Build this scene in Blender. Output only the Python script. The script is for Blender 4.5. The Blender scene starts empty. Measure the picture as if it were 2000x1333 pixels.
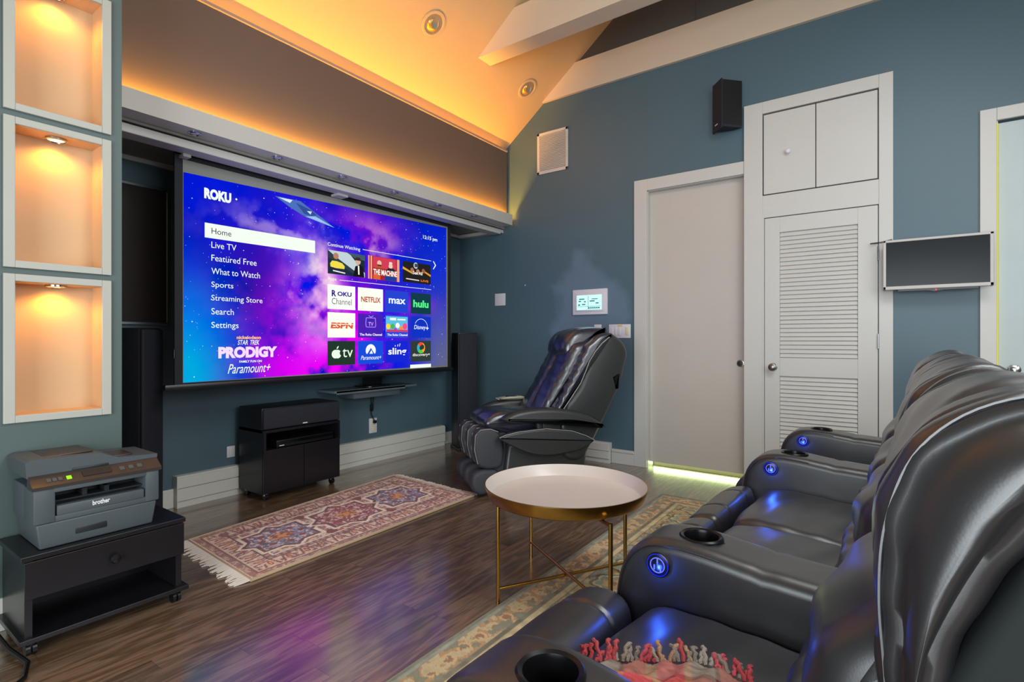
import bpy, bmesh, math, random
import numpy as np
from mathutils import Vector, Matrix
random.seed(7); RNG = np.random.default_rng(11)
S = bpy.context.scene
COL = S.collection
R = math.radians
# ------------------------------------------------------------------ camera
cam = bpy.data.cameras.new('camera'); co = bpy.data.objects.new('camera', cam); COL.objects.link(co)
FPX = 1028.8
cam.sensor_width = 36; cam.lens = 36 * FPX / 2000; cam.shift_y = -2.5 / 2000; cam.clip_start = .05
co.location = (0, 0, 1.11)
# the wall with the screen runs along X; the camera looks towards its right end
fw = Vector((FPX / math.hypot(735, FPX), 735 / math.hypot(735, FPX), 0))
co.rotation_euler = fw.to_track_quat('-Z', 'Y').to_euler()
S.camera = co
# ------------------------------------------------------------------ view, world, assumed window lamps, overhead fill
S.view_settings.view_transform = 'Standard'; S.view_settings.look = 'None'
S.view_settings.gamma = 1; S.view_settings.use_curve_mapping = False
S.view_settings.exposure = 0.2
w = bpy.data.worlds.new('world'); S.world = w; w.use_nodes = True
w.node_tree.nodes['Background'].inputs[0].default_value = (.78, .86, 1, 1)
w.node_tree.nodes['Background'].inputs[1].default_value = .32
def area(name, loc, target, sx, sy, power, color, spread=180):
    L = bpy.data.lights.new(name, 'AREA'); L.shape = 'RECTANGLE'; L.size = sx; L.size_y = sy
    L.energy = power; L.color = color; L.spread = R(spread)
    o = bpy.data.objects.new(name, L); COL.objects.link(o); o.location = loc
    o.rotation_euler = (Vector(target) - Vector(loc)).to_track_quat('-Z', 'Y').to_euler()
    return o
area('assumed_window_lamp', (-2.42, -.2, 1.12), (2, -.2, 1.12), 2.8, 2.16, 155, (.86, .95, 1))  # unseen area lamp for an assumed window; the left wall has no opening
area('assumed_window_lamp_back', (1.2, -2.12, 1.9), (1.6, 1.5, .9), 2.6, 1.3, 55, (.90, .96, 1))  # second unseen lamp, for an assumed window in the solid back wall
area('overhead_fill', (1.7, -.75, 3.15), (1.9, .4, 0), 1.1, 2.0, 62, (.90, .97, 1))  # added fill lamp below the closed ceiling slope; no skylight is built
WARM = (1, .42, .04)
# ------------------------------------------------------------------ colour and material helpers
def lin(h):
    h = h.lstrip('#'); c = [int(h[i:i+2], 16) / 255 for i in (0, 2, 4)]
    return tuple(x / 12.92 if x <= .04045 else ((x + .055) / 1.055) ** 2.4 for x in c) + (1,)
def nodes(name):
    m = bpy.data.materials.new(name); m.use_nodes = True
    nt = m.node_tree; return m, nt, nt.nodes['Principled BSDF']
def N(nt, t, **kw):
    n = nt.nodes.new(t)
    for k, v in kw.items(): setattr(n, k, v)
    return n
def mat(name, col, rough=.5, metal=0, var=.06, vscale=6, bump=0, bscale=80, coat=0, spec=.5):
    m, nt, b = nodes(name); c = lin(col)
    tc = N(nt, 'ShaderNodeTexCoord')
    nz = N(nt, 'ShaderNodeTexNoise'); nz.inputs['Scale'].default_value = vscale; nz.inputs['Detail'].default_value = 4
    nt.links.new(tc.outputs['Object'], nz.inputs['Vector'])
    mx = N(nt, 'ShaderNodeMix', data_type='RGBA')
    mx.inputs[6].default_value = tuple(x * (1 - var) for x in c[:3]) + (1,)
    mx.inputs[7].default_value = tuple(min(1, x * (1 + var)) for x in c[:3]) + (1,)
    nt.links.new(nz.outputs['Fac'], mx.inputs[0]); nt.links.new(mx.outputs[2], b.inputs['Base Color'])
    b.inputs['Roughness'].default_value = rough; b.inputs['Metallic'].default_value = metal
    b.inputs['Coat Weight'].default_value = coat; b.inputs['Specular IOR Level'].default_value = spec
    if bump:
        n2 = N(nt, 'ShaderNodeTexNoise'); n2.inputs['Scale'].default_value = bscale; n2.inputs['Detail'].default_value = 3
        nt.links.new(tc.outputs['Object'], n2.inputs['Vector'])
        bp = N(nt, 'ShaderNodeBump'); bp.inputs['Strength'].default_value = bump; bp.inputs['Distance'].default_value = .004
        nt.links.new(n2.outputs['Fac'], bp.inputs['Height']); nt.links.new(bp.outputs['Normal'], b.inputs['Normal'])
    return m
def leather(name, col, rough=.36, grain=.09):
    m, nt, b = nodes(name); b.inputs['Base Color'].default_value = lin(col)
    b.inputs['Roughness'].default_value = rough
    tc = N(nt, 'ShaderNodeTexCoord')
    v = N(nt, 'ShaderNodeTexVoronoi'); v.inputs['Scale'].default_value = 330
    nz = N(nt, 'ShaderNodeTexNoise'); nz.inputs['Scale'].default_value = 16; nz.inputs['Detail'].default_value = 3
    for n in (v, nz): nt.links.new(tc.outputs['Object'], n.inputs['Vector'])
    b1 = N(nt, 'ShaderNodeBump'); b1.inputs['Strength'].default_value = grain; b1.inputs['Distance'].default_value = .001
    b2 = N(nt, 'ShaderNodeBump'); b2.inputs['Strength'].default_value = .06; b2.inputs['Distance'].default_value = .004
    nt.links.new(v.outputs['Distance'], b1.inputs['Height']); nt.links.new(nz.outputs['Fac'], b2.inputs['Height'])
    nt.links.new(b2.outputs['Normal'], b1.inputs['Normal']); nt.links.new(b1.outputs['Normal'], b.inputs['Normal'])
    rr = N(nt, 'ShaderNodeMapRange'); rr.inputs[3].default_value = rough - .06; rr.inputs[4].default_value = rough + .08
    nt.links.new(nz.outputs['Fac'], rr.inputs[0]); nt.links.new(rr.outputs[0], b.inputs['Roughness'])
    return m
def glow(name, col, strength=1):
    m, nt, b = nodes(name)
    b.inputs['Base Color'].default_value = (0, 0, 0, 1); b.inputs['Emission Color'].default_value = lin(col)
    b.inputs['Emission Strength'].default_value = strength; b.inputs['Roughness'].default_value = .5
    b.inputs['Specular IOR Level'].default_value = 0
    return m
def attr_mat(name, rough=.9, emit=0, bump=0):
    m, nt, b = nodes(name)
    a = N(nt, 'ShaderNodeVertexColor'); a.layer_name = 'Col'
    if emit:
        b.inputs['Base Color'].default_value = (0, 0, 0, 1); b.inputs['Specular IOR Level'].default_value = 0
        nt.links.new(a.outputs[0], b.inputs['Emission Color']); b.inputs['Emission Strength'].default_value = emit
    else:
        nt.links.new(a.outputs[0], b.inputs['Base Color'])
        b.inputs['Specular IOR Level'].default_value = .15
        tc = N(nt, 'ShaderNodeTexCoord'); n2 = N(nt, 'ShaderNodeTexNoise'); n2.inputs['Scale'].default_value = 260
        nt.links.new(tc.outputs['Object'], n2.inputs['Vector'])
        bp = N(nt, 'ShaderNodeBump'); bp.inputs['Strength'].default_value = .5; bp.inputs['Distance'].default_value = .003
        nt.links.new(n2.outputs['Fac'], bp.inputs['Height']); nt.links.new(bp.outputs['Normal'], b.inputs['Normal'])
    b.inputs['Roughness'].default_value = rough
    return m
def floor_mat():
    m, nt, b = nodes('dark oak strip floor'); L = nt.links.new
    def M(op, a, c=None, d=None):
        n = N(nt, 'ShaderNodeMath', operation=op)
        for i, v in enumerate((a, c, d)):
            if v is None: continue
            if isinstance(v, (int, float)): n.inputs[i].default_value = v
            else: L(v, n.inputs[i])
        return n.outputs[0]
    tc = N(nt, 'ShaderNodeTexCoord'); sp = N(nt, 'ShaderNodeSeparateXYZ'); L(tc.outputs['Object'], sp.inputs[0])
    x, y = sp.outputs[0], sp.outputs[1]
    yr = M('DIVIDE', y, .083); row = M('FLOOR', yr); fy = M('FRACT', yr)
    wn = N(nt, 'ShaderNodeTexWhiteNoise', noise_dimensions='1D'); L(row, wn.inputs['W'])
    xo = M('ADD', x, M('MULTIPLY', wn.outputs['Value'], 3.7)); xr = M('DIVIDE', xo, 1.15)
    cell = M('FLOOR', xr); fx = M('FRACT', xr)
    pid = M('ADD', M('MULTIPLY', row, 7.31), M('MULTIPLY', cell, 3.17))
    wp = N(nt, 'ShaderNodeTexWhiteNoise', noise_dimensions='1D'); L(pid, wp.inputs['W'])
    cv = N(nt, 'ShaderNodeCombineXYZ'); L(M('MULTIPLY', x, 1.6), cv.inputs[0]); L(M('MULTIPLY', y, 12), cv.inputs[1]); L(M('MULTIPLY', pid, .37), cv.inputs[2])
    n1 = N(nt, 'ShaderNodeTexNoise'); n1.inputs['Scale'].default_value = 1.6; n1.inputs['Detail'].default_value = 2; L(cv.outputs[0], n1.inputs['Vector'])
    rings = M('ADD', M('MULTIPLY', M('SINE', M('MULTIPLY', n1.outputs['Fac'], 26)), .5), .5)
    cv2 = N(nt, 'ShaderNodeCombineXYZ'); L(M('MULTIPLY', x, 2), cv2.inputs[0]); L(M('MULTIPLY', y, 240), cv2.inputs[1])
    n2 = N(nt, 'ShaderNodeTexNoise'); n2.inputs['Scale'].default_value = 1; n2.inputs['Detail'].default_value = 4; L(cv2.outputs[0], n2.inputs['Vector'])
    g = M('ADD', M('MULTIPLY', M('POWER', rings, 1.3), .26), M('MULTIPLY', n2.outputs['Fac'], .55))
    cr = N(nt, 'ShaderNodeValToRGB'); e = cr.color_ramp.elements
    e[0].position = .2; e[0].color = lin('#57432f'); e[1].position = .85; e[1].color = lin('#b3967c')
    k = cr.color_ramp.elements.new(.55); k.color = lin('#866b55')
    L(g, cr.inputs[0])
    br = N(nt, 'ShaderNodeMapRange'); br.inputs[3].default_value = .68; br.inputs[4].default_value = 1.12; L(wp.outputs['Value'], br.inputs[0])
    edge = M('MULTIPLY', M('GREATER_THAN', fy, .018), M('GREATER_THAN', fx, .0015))
    gap = M('MULTIPLY', br.outputs[0], M('ADD', M('MULTIPLY', edge, .6), .4))
    vm = N(nt, 'ShaderNodeVectorMath', operation='SCALE'); L(cr.outputs[0], vm.inputs[0]); L(gap, vm.inputs['Scale'])
    L(vm.outputs[0], b.inputs['Base Color'])
    rr = N(nt, 'ShaderNodeMapRange'); b.inputs['Coat Weight'].default_value = 1; b.inputs['Coat Roughness'].default_value = .15; b.inputs['Coat IOR'].default_value = 1.8; rr.inputs[3].default_value = .3; rr.inputs[4].default_value = .42; L(g, rr.inputs[0]); L(rr.outputs[0], b.inputs['Roughness'])
    bp = N(nt, 'ShaderNodeBump'); bp.inputs['Strength'].default_value = .12; bp.inputs['Distance'].default_value = .001
    L(M('ADD', M('MULTIPLY', g, .5), edge), bp.inputs['Height']); L(bp.outputs[0], b.inputs['Normal'])
    return m
# materials
M_FLOOR = floor_mat()
M_BLUE = mat('slate blue wall paint', '#4c646f', .45, var=.05, vscale=1.2, bump=.05, bscale=300)
M_PILLAR = mat('grey teal wall paint', '#546563', .5, var=.03, bump=.05, bscale=300)
M_TAUPE = mat('taupe wall paint', '#5e534d', .6, var=.04, bump=.04, bscale=300)
M_GABLE = mat('dark grey panel', '#4c4c4c', .6)
M_CEIL = mat('cream ceiling paint', '#c6aa82', .7, var=.02)
M_BEAM = mat('off white beam paint', '#cbbca8', .6, var=.02)
M_WHITE = mat('white trim paint', '#c3c1bc', .4, var=.02)
M_DOOR = mat('white satin door', '#c0b9b1', .24, var=.02, coat=.4)
M_NICHE = mat('niche lamp-warmed cream', '#cfae86', .6, var=.02)  # white niche; the lamp's warm tint is put into the colour
M_NFRAME = mat('niche frame off white', '#b9b9b0', .5, var=.02)
M_HEAT = mat('white enamel', '#d3d3cb', .4, var=.03)
M_BLACKWOOD = mat('black brown wood veneer', '#17151a', .3, var=.2, vscale=20)
M_BLACK = mat('black plastic', '#0d0d10', .35)
M_SCRF = mat('black screen fabric', '#161a22', .7)
M_GLOSS = mat('black gloss glass', '#0b0c0f', .06, spec=.6)
M_CHROME = mat('chrome', '#b9b9b9', .18, 1)
M_NICKEL = mat('satin nickel', '#8f8981', .3, 1)
M_BRASS = mat('brushed brass', '#b8924f', .28, 1, var=.1, vscale=30)
M_CREAM = mat('cream enamel', '#c9beb7', .3, var=.02)
M_PLATE = mat('white plastic', '#d6d2da', .4)
M_IVORY = mat('ivory plastic', '#d8d3ae', .4)
M_SOFA = leather('black sofa leather', '#1d1c1f', .36); M_SOFA.node_tree.nodes['Principled BSDF'].inputs['Coat Weight'].default_value = .7; M_SOFA.node_tree.nodes['Principled BSDF'].inputs['Coat Roughness'].default_value = .40; M_SOFA.node_tree.nodes['Principled BSDF'].inputs['Coat IOR'].default_value = 1.65
M_SOFAD = mat('dark sofa back fabric', '#0d1413', .8)
M_MCL = leather('navy black leather', '#1e2230', .28); M_MCL.node_tree.nodes['Principled BSDF'].inputs['Coat Weight'].default_value = .8; M_MCL.node_tree.nodes['Principled BSDF'].inputs['Coat Roughness'].default_value = .3; M_MCL.node_tree.nodes['Principled BSDF'].inputs['Coat IOR'].default_value = 1.8
M_MCS = mat('dark brown plastic shell', '#2f3130', .36, var=.08, bump=.1, bscale=300)
M_MCD = mat('charcoal fabric', '#33343a', .6, bump=.3, bscale=400)
M_PIPE = mat('grey piping', '#8f8a84', .4)
M_PRN = mat('grey printer plastic', '#4c5459', .45, var=.03, bump=.08, bscale=500)
M_PRNT = mat('dark grey printer plastic', '#3a3331', .35, var=.03)
M_PRND = mat('charcoal printer plastic', '#22272b', .4)
M_SPK = mat('black speaker vinyl', '#17181c', .45, var=.1, bump=.1, bscale=300)
M_GRILLE = mat('speaker cloth', '#1d1f2a', .75, bump=.4, bscale=900)
M_LED = glow('warm lamp', '#ffd98a', 6)
M_BLUELED = glow('blue button light', '#1424ff', 1.6)
M_BLUEICON = glow('pale blue button light', '#5a68ff', 1.6)
M_GREENLED = glow('green status light', '#9cff28', 1.2)
M_REDLED = glow('red status light', '#ff3030', 3)
M_WHITEINK = glow('white text', '#f2fff0', .9)
M_PRINTINK = mat('white lettering', '#e8e8e8', .5)
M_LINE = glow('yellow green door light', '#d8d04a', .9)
# ------------------------------------------------------------------ mesh builder
class MB:
    def __init__(s): s.v = []; s.f = []; s.m = []
    def add(s, v, f, mi=0):
        o = len(s.v); s.v += [tuple(p) for p in v]; s.f += [tuple(i + o for i in q) for q in f]; s.m += [mi] * len(f); return s
    def box(s, x0, x1, y0, y1, z0, z1, r=0, mi=0, seg=2):
        bm = bmesh.new(); bmesh.ops.create_cube(bm, size=1)
        for v in bm.verts: v.co = ((x0+x1)/2 + v.co.x*(x1-x0), (y0+y1)/2 + v.co.y*(y1-y0), (z0+z1)/2 + v.co.z*(z1-z0))
        if r: bmesh.ops.bevel(bm, geom=list(bm.edges), offset=min(r, .49*min(abs(x1-x0), abs(y1-y0), abs(z1-z0))), segments=seg, profile=.5, affect='EDGES')
        bm.verts.index_update()
        s.add([v.co.copy() for v in bm.verts], [[v.index for v in f.verts] for f in bm.faces], mi); bm.free(); return s
    def prism(s, poly, d0, d1, axis='x', mi=0):      # poly in the other two axes, extruded along axis
        n = len(poly)
        def P(a, b, d): return {'x': (d, a, b), 'y': (a, d, b), 'z': (a, b, d)}[axis]
        v = [P(a, b, d0) for a, b in poly] + [P(a, b, d1) for a, b in poly]
        f = [tuple(range(n))[::-1], tuple(range(n, 2*n))] + [(i, (i+1) % n, n+(i+1) % n, n+i) for i in range(n)]
        return s.add(v, f, mi)
    def lathe(s, prof, c=(0,0,0), axis=(0,0,1), n=32, mi=0, closed=False, cap=False):
        q = Vector((0,0,1)).rotation_difference(Vector(axis).normalized()); c = Vector(c)
        v = []; f = []
        for r, z in prof:
            for k in range(n):
                a = 2*math.pi*k/n; v.append(c + q @ Vector((r*math.cos(a), r*math.sin(a), z)))
        for i in range(len(prof)-1 + (1 if closed else 0)):
            j = (i+1) % len(prof)
            for k in range(n): f.append((i*n+k, i*n+(k+1) % n, j*n+(k+1) % n, j*n+k))
        if cap:
            if prof[0][0] > 1e-6: f.append(tuple(range(n))[::-1])
            if prof[-1][0] > 1e-6: f.append(tuple((len(prof)-1)*n + k for k in range(n)))
        return s.add(v, f, mi)
    def cyl(s, c, axis, r, h, n=24, mi=0): return s.lathe([(r, 0), (r, h)], c, axis, n, mi, cap=True)
    def disc(s, c, axis, r, h, n=24, mi=0, b=.15):
        return s.lathe([(r, 0), (r, h*(1-b)), (r*(1-b*.4), h)], c, axis, n, mi, cap=True)
    def tube(s, pts, r, n=8, mi=0):
        pts = [Vector(p) for p in pts]; v = []; f = []
        t = (pts[1]-pts[0]).normalized(); up = Vector((0,0,1)) if abs(t.z) < .9 else Vector((1,0,0))
        nrm = t.cross(up).normalized()
        for i, p in enumerate(pts):
            t2 = (pts[min(i+1, len(pts)-1)] - pts[max(i-1, 0)]).normalized()
            nrm = (nrm - t2*nrm.dot(t2)).normalized(); bn = t2.cross(nrm)
            rr = r[i] if isinstance(r, (list, tuple)) else r
            for k in range(n):
                a = 2*math.pi*k/n; v.append(p + nrm*math.cos(a)*rr + bn*math.sin(a)*rr)
        for i in range(len(pts)-1):
            for k in range(n): f.append((i*n+k, i*n+(k+1) % n, (i+1)*n+(k+1) % n, (i+1)*n+k))
        f.append(tuple(range(n))[::-1]); f.append(tuple((len(pts)-1)*n+k for k in range(n)))
        return s.add(v, f, mi)
    def quad(s, a, b, c, d, mi=0): return s.add([a, b, c, d], [(0,1,2,3)], mi)
    def soft(s, loop, x0, x1, r, n=56, seg=4, nx=10, bulge=0, disp=None, mp=None, smooth=True, mi=0, dome=0):
        P = np.array(catmull(loop, n) if smooth else loop, float)
        A = .5*np.sum(P[:,0]*np.roll(P[:,1],-1) - np.roll(P[:,0],-1)*P[:,1])
        if A < 0: P = P[::-1].copy()
        T = np.roll(P,-1,0) - np.roll(P,1,0); T /= np.maximum(1e-9, np.linalg.norm(T, axis=1))[:,None]
        Nn = np.stack([T[:,1], -T[:,0]], 1)
        secs = [(x0 + r*(1-math.cos(k/seg*math.pi/2)), r*(1-math.sin(k/seg*math.pi/2))) for k in range(seg)]
        secs += [(x0+r + (x1-x0-2*r)*k/nx, 0) for k in range(nx+1)]
        secs += [(x1 - r*(1-math.cos(k/seg*math.pi/2)), r*(1-math.sin(k/seg*math.pi/2))) for k in range(seg)][::-1]
        v = []; m = len(P); hw = (x1-x0)/2; xc = (x0+x1)/2
        def ends(xe, sg):
            Q = P - Nn*r; out = []; lo, hi = Q[:,1].min(), Q[:,1].max(); zc = (lo+hi)/2; mid = []
            for a, b in Q:
                ys = []
                for i in range(m):
                    p, q = Q[i], Q[(i+1) % m]
                    if (p[1]-b)*(q[1]-b) <= 0 and p[1] != q[1]: ys.append(p[0]+(q[0]-p[0])*(b-p[1])/(q[1]-p[1]))
                mid.append((min(ys)+max(ys))/2 if ys else a)
            for _ in range(3): mid = [sum(mid[(i+j) % m] for j in range(-4, 5))/9 for i in range(m)]
            for k in (.8, .55, .3, .08):
                out.append([((mid[i]+(Q[i,0]-mid[i])*k), zc+(Q[i,1]-zc)*(1-(1-k)*.15), xe+sg*dome*(1-k*k)) for i in range(m)])
            return out
        for x, ins in secs:
            off = -ins + bulge*max(0, 1-((x-xc)/hw)**2)
            for i in range(m):
                o = off + (disp(P[i,0], P[i,1], x) if disp else 0)
                a, b = P[i] + Nn[i]*o
                v.append(mp(a, b, x) if mp else (x, a, b))
        ns = len(secs)
        if dome:
            E0 = ends(x0, -1)[::-1]; E1 = ends(x1, 1)
            cv = lambda L: [(mp(a, b, x) if mp else (x, a, b)) for ring in L for a, b, x in ring]
            v = cv(E0) + v + cv(E1); ns += 8
        f = []
        for j in range(ns-1):
            for i in range(m): f.append((j*m+i, j*m+(i+1) % m, (j+1)*m+(i+1) % m, (j+1)*m+i))
        f.append(tuple(range(m))[::-1]); f.append(tuple((ns-1)*m+i for i in range(m)))
        return s.add(v, f, mi)
    def build(s, name, mats, parent=None, world=True, smooth=True, angle=38, recalc=True, cols=None):
        if not isinstance(mats, (list, tuple)): mats = [mats]
        V = [Vector(p) for p in s.v]
        if parent is not None and world:
            root = parent
            while root.parent: root = root.parent
            if root.type == 'EMPTY':
                I = (Matrix.Translation(root.location) @ Matrix.Rotation(root.rotation_euler[2], 4, 'Z')).inverted()
                V = [I @ p for p in V]
        me = bpy.data.meshes.new(name); me.from_pydata(V, [], s.f)
        for mm in mats: me.materials.append(mm)
        for p, k in zip(me.polygons, s.m): p.material_index = k
        if recalc:
            bm = bmesh.new(); bm.from_mesh(me); bmesh.ops.recalc_face_normals(bm, faces=bm.faces); bm.to_mesh(me); bm.free()
        if smooth:
            me.polygons.foreach_set('use_smooth', [True]*len(me.polygons)); me.set_sharp_from_angle(angle=R(angle))
        if cols is not None:
            a = me.color_attributes.new('Col', 'FLOAT_COLOR', 'POINT')
            c = np.ones((len(V), 4), np.float32); c[:, :3] = cols; a.data.foreach_set('color', c.ravel())
        me.update()
        o = bpy.data.objects.new(name, me); COL.objects.link(o)
        if parent is not None: o.parent = parent
        return o
def catmull(pts, n):
    m = len(pts); P = [Vector(p) for p in pts]
    L = [(P[(i+1) % m]-P[i]).length for i in range(m)]; T = sum(L); out = []
    for k in range(n):
        d = T*k/n; i = 0
        while d > L[i] and i < m-1: d -= L[i]; i += 1
        t = d/max(L[i], 1e-9); p0, p1, p2, p3 = P[i-1], P[i], P[(i+1) % m], P[(i+2) % m]
        q = .5*((2*p1) + (p2-p0)*t + (2*p0-5*p1+4*p2-p3)*t*t + (3*p1-p0-3*p2+p3)*t**3)
        out.append((q.x, q.y))
    return out
def tag(o, label, cat, group=None):
    o['label'] = label; o['category'] = cat
    if group: o['group'] = group
    return o
def thing(name, loc, label, cat, group=None, rotz=0):
    o = bpy.data.objects.new(name, None); COL.objects.link(o); o.empty_display_size = .1
    o.location = loc; o.rotation_euler = (0, 0, rotz); return tag(o, label, cat, group)
def struct(o): o['kind'] = 'structure'; return o
def plabel(o, l): o['label'] = l; return o
def dup(root, loc, label, group=None):
    r = root.copy(); COL.objects.link(r); r.location = loc; r['label'] = label
    if group: r['group'] = group
    for ch in list(root.children):
        c = ch.copy(); COL.objects.link(c); c.parent = r
        for g in list(ch.children): d = g.copy(); COL.objects.link(d); d.parent = c
    return r
def text2d(s, size=1, bold=0, sp=1):
    cu = bpy.data.curves.new('lettering', 'FONT'); cu.body = s; cu.size = 1; cu.offset = bold; cu.space_character = sp; cu.resolution_u = 3
    ob = bpy.data.objects.new('lettering', cu); COL.objects.link(ob)
    dg = bpy.context.evaluated_depsgraph_get(); me = bpy.data.meshes.new_from_object(ob.evaluated_get(dg))
    v = [(p.co.x, p.co.y) for p in me.vertices]; f = [tuple(p.vertices) for p in me.polygons]
    bpy.data.objects.remove(ob); bpy.data.curves.remove(cu); bpy.data.meshes.remove(me)
    x0 = min(a for a, b in v); x1 = max(a for a, b in v); y0 = min(b for a, b in v); y1 = max(b for a, b in v)
    return v, f, (x0, x1, y0, y1)
def put_text(mb, s, x0, x1, z0, z1, mp, mi=0, bold=0, shear=0):   # fits the word's ink into the rectangle
    v, f, (a0, a1, b0, b1) = text2d(s, bold=bold)
    kx = (x1-x0)/(a1-a0); kz = (z1-z0)/(b1-b0)
    mb.add([mp(x0+(a-a0)*kx + shear*(b-b0)*kz, z0+(b-b0)*kz) for a, b in v], f, mi)
def fbm(shape, scale, octaves=4, seed=0):
    r = np.random.default_rng(seed); out = np.zeros(shape); amp = 1; tot = 0
    for o in range(octaves):
        gy, gx = int(scale*2**o)+3, int(scale*2**o*shape[1]/shape[0])+3
        g = r.random((gy, gx))
        yy = np.linspace(0, gy-2.01, shape[0]); xx = np.linspace(0, gx-2.01, shape[1])
        yi = yy.astype(int); xi = xx.astype(int); fy = (yy-yi)[:,None]; fx = (xx-xi)[None]
        fy = fy*fy*(3-2*fy); fx = fx*fx*(3-2*fx)
        a = g[yi][:,xi]; b_ = g[yi][:,xi+1]; c = g[yi+1][:,xi]; d = g[yi+1][:,xi+1]
        out += amp*((a*(1-fx)+b_*fx)*(1-fy)+(c*(1-fx)+d*fx)*fy); tot += amp; amp *= .5
    return out/tot
def grid_mesh(mb, nu, nv, fn):
    v = [fn(i/(nu-1), j/(nv-1)) for j in range(nv) for i in range(nu)]
    f = [(j*nu+i, j*nu+i+1, (j+1)*nu+i+1, (j+1)*nu+i) for j in range(nv-1) for i in range(nu-1)]
    mb.add(v, f)
def hash3(a, b, c):
    return math.sin(a*37.1 + math.sin(b*23.7)*2 + c*11.3)*.5 + math.sin(a*19.3 - b*41.9 + c*17)*.3 + math.sin(b*67 + c*29)*.2

def patch_wall(m):                                                    # a lighter, bluer patch in the wall colour above the massage chair
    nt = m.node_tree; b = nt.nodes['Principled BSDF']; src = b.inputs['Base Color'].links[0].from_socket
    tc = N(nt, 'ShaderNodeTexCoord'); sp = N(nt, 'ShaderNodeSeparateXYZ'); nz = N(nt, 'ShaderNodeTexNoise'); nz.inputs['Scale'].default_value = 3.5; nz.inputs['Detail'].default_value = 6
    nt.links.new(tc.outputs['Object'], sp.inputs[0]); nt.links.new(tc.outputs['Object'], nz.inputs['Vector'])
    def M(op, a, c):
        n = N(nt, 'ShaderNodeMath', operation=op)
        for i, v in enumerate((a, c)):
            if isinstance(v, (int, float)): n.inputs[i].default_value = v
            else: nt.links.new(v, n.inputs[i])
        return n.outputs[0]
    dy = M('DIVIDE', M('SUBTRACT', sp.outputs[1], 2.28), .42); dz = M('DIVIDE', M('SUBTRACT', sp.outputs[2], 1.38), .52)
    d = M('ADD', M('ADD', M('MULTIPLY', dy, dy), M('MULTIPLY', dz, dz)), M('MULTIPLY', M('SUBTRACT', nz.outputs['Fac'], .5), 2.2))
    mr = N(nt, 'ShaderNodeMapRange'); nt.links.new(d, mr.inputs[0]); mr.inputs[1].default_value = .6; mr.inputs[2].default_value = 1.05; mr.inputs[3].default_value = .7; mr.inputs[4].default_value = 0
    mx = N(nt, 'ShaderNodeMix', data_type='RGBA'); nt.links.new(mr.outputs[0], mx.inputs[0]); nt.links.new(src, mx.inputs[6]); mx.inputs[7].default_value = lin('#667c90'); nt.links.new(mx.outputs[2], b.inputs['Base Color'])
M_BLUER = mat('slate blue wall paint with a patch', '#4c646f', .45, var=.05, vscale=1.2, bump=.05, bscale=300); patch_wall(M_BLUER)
# ================================================================== SETTING
XR = 4.40; YW = 3.85
struct(MB().box(-2.6, 4.6, -2.3, 4.0, -.1, 0).build('floor', M_FLOOR, smooth=False))
struct(MB().box(.5, 4.5, YW, YW+.12, 0, 2.6).build('wall_front', M_BLUE, smooth=False))
mb = MB()                                                             # right wall with the two door openings
for poly in ([(1.705,0),(3.97,0),(3.97,2.5),(2.762,3.435),(1.705,3.435)], [(.914,2.40),(1.705,2.40),(1.705,3.435),(.914,3.435)],
             [(-.545,0),(.914,0),(.914,3.435),(-.545,3.435)], [(-1.45,2.466),(-.545,2.466),(-.545,3.435),(-1.45,3.435)], [(-2.3,0),(-1.45,0),(-1.45,3.435),(-2.3,3.435)]):
    mb.prism(poly, XR, XR+.14, 'x')
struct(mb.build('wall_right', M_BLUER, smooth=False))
mb = MB().prism([(-2.3,3.435),(2.762,3.435),(1.0,4.797),(-.762,3.435)], XR, XR+.14, 'x')
mb.prism([(.918,3.72),(.922,3.72),(.922,4.6),(.918,4.6)], XR-.003, XR, 'x', 0)
mb.box(XR-.006, XR, 1.288, 1.296, 3.7, 4.5)
struct(mb.build('wall_gable', M_GABLE, smooth=False))
# left pier wall with three lit niches
NZ = [(.787, 1.366), (1.39, 1.975), (2.0, 2.58)]; PY = 2.76
mb = MB().box(-2.6, .539, PY, PY+.2, 0, 3.25).box(.82, .893, PY, YW, 0, 3.25)
zz = 0
for z0, z1 in NZ:
    mb.box(.539, .82, PY, PY+.2, zz, z0+.027); zz = z1-.027
mb.box(.539, .82, PY, PY+.2, zz, 3.25)
struct(mb.build('wall_left', M_PILLAR, smooth=False))
for k, (z0, z1) in enumerate(NZ):
    mb = MB(); a, b = z0+.027, z1-.027
    mb.box(.507, .541, PY-.014, PY, z0, z1, .002).box(.818, .851, PY-.014, PY, z0, z1, .002)
    mb.box(.541, .818, PY-.014, PY, z0, a+.001, .002).box(.541, .818, PY-.014, PY, b-.001, z1, .002)
    struct(mb.build('trim_%d' % (k+1), M_NFRAME, smooth=False))
    mb = MB().box(.535, .825, PY+.11, PY+.13, a, b).box(.535, .541, PY-.001, PY+.11, a, b).box(.818, .825, PY-.001, PY+.11, a, b)
    mb.box(.541, .818, PY-.001, PY+.11, a-.004, a+.002).box(.541, .818, PY-.001, PY+.11, b-.002, b+.004)
    struct(mb.build('trim_%d' % (k+4), M_NICHE, smooth=False))
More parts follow.
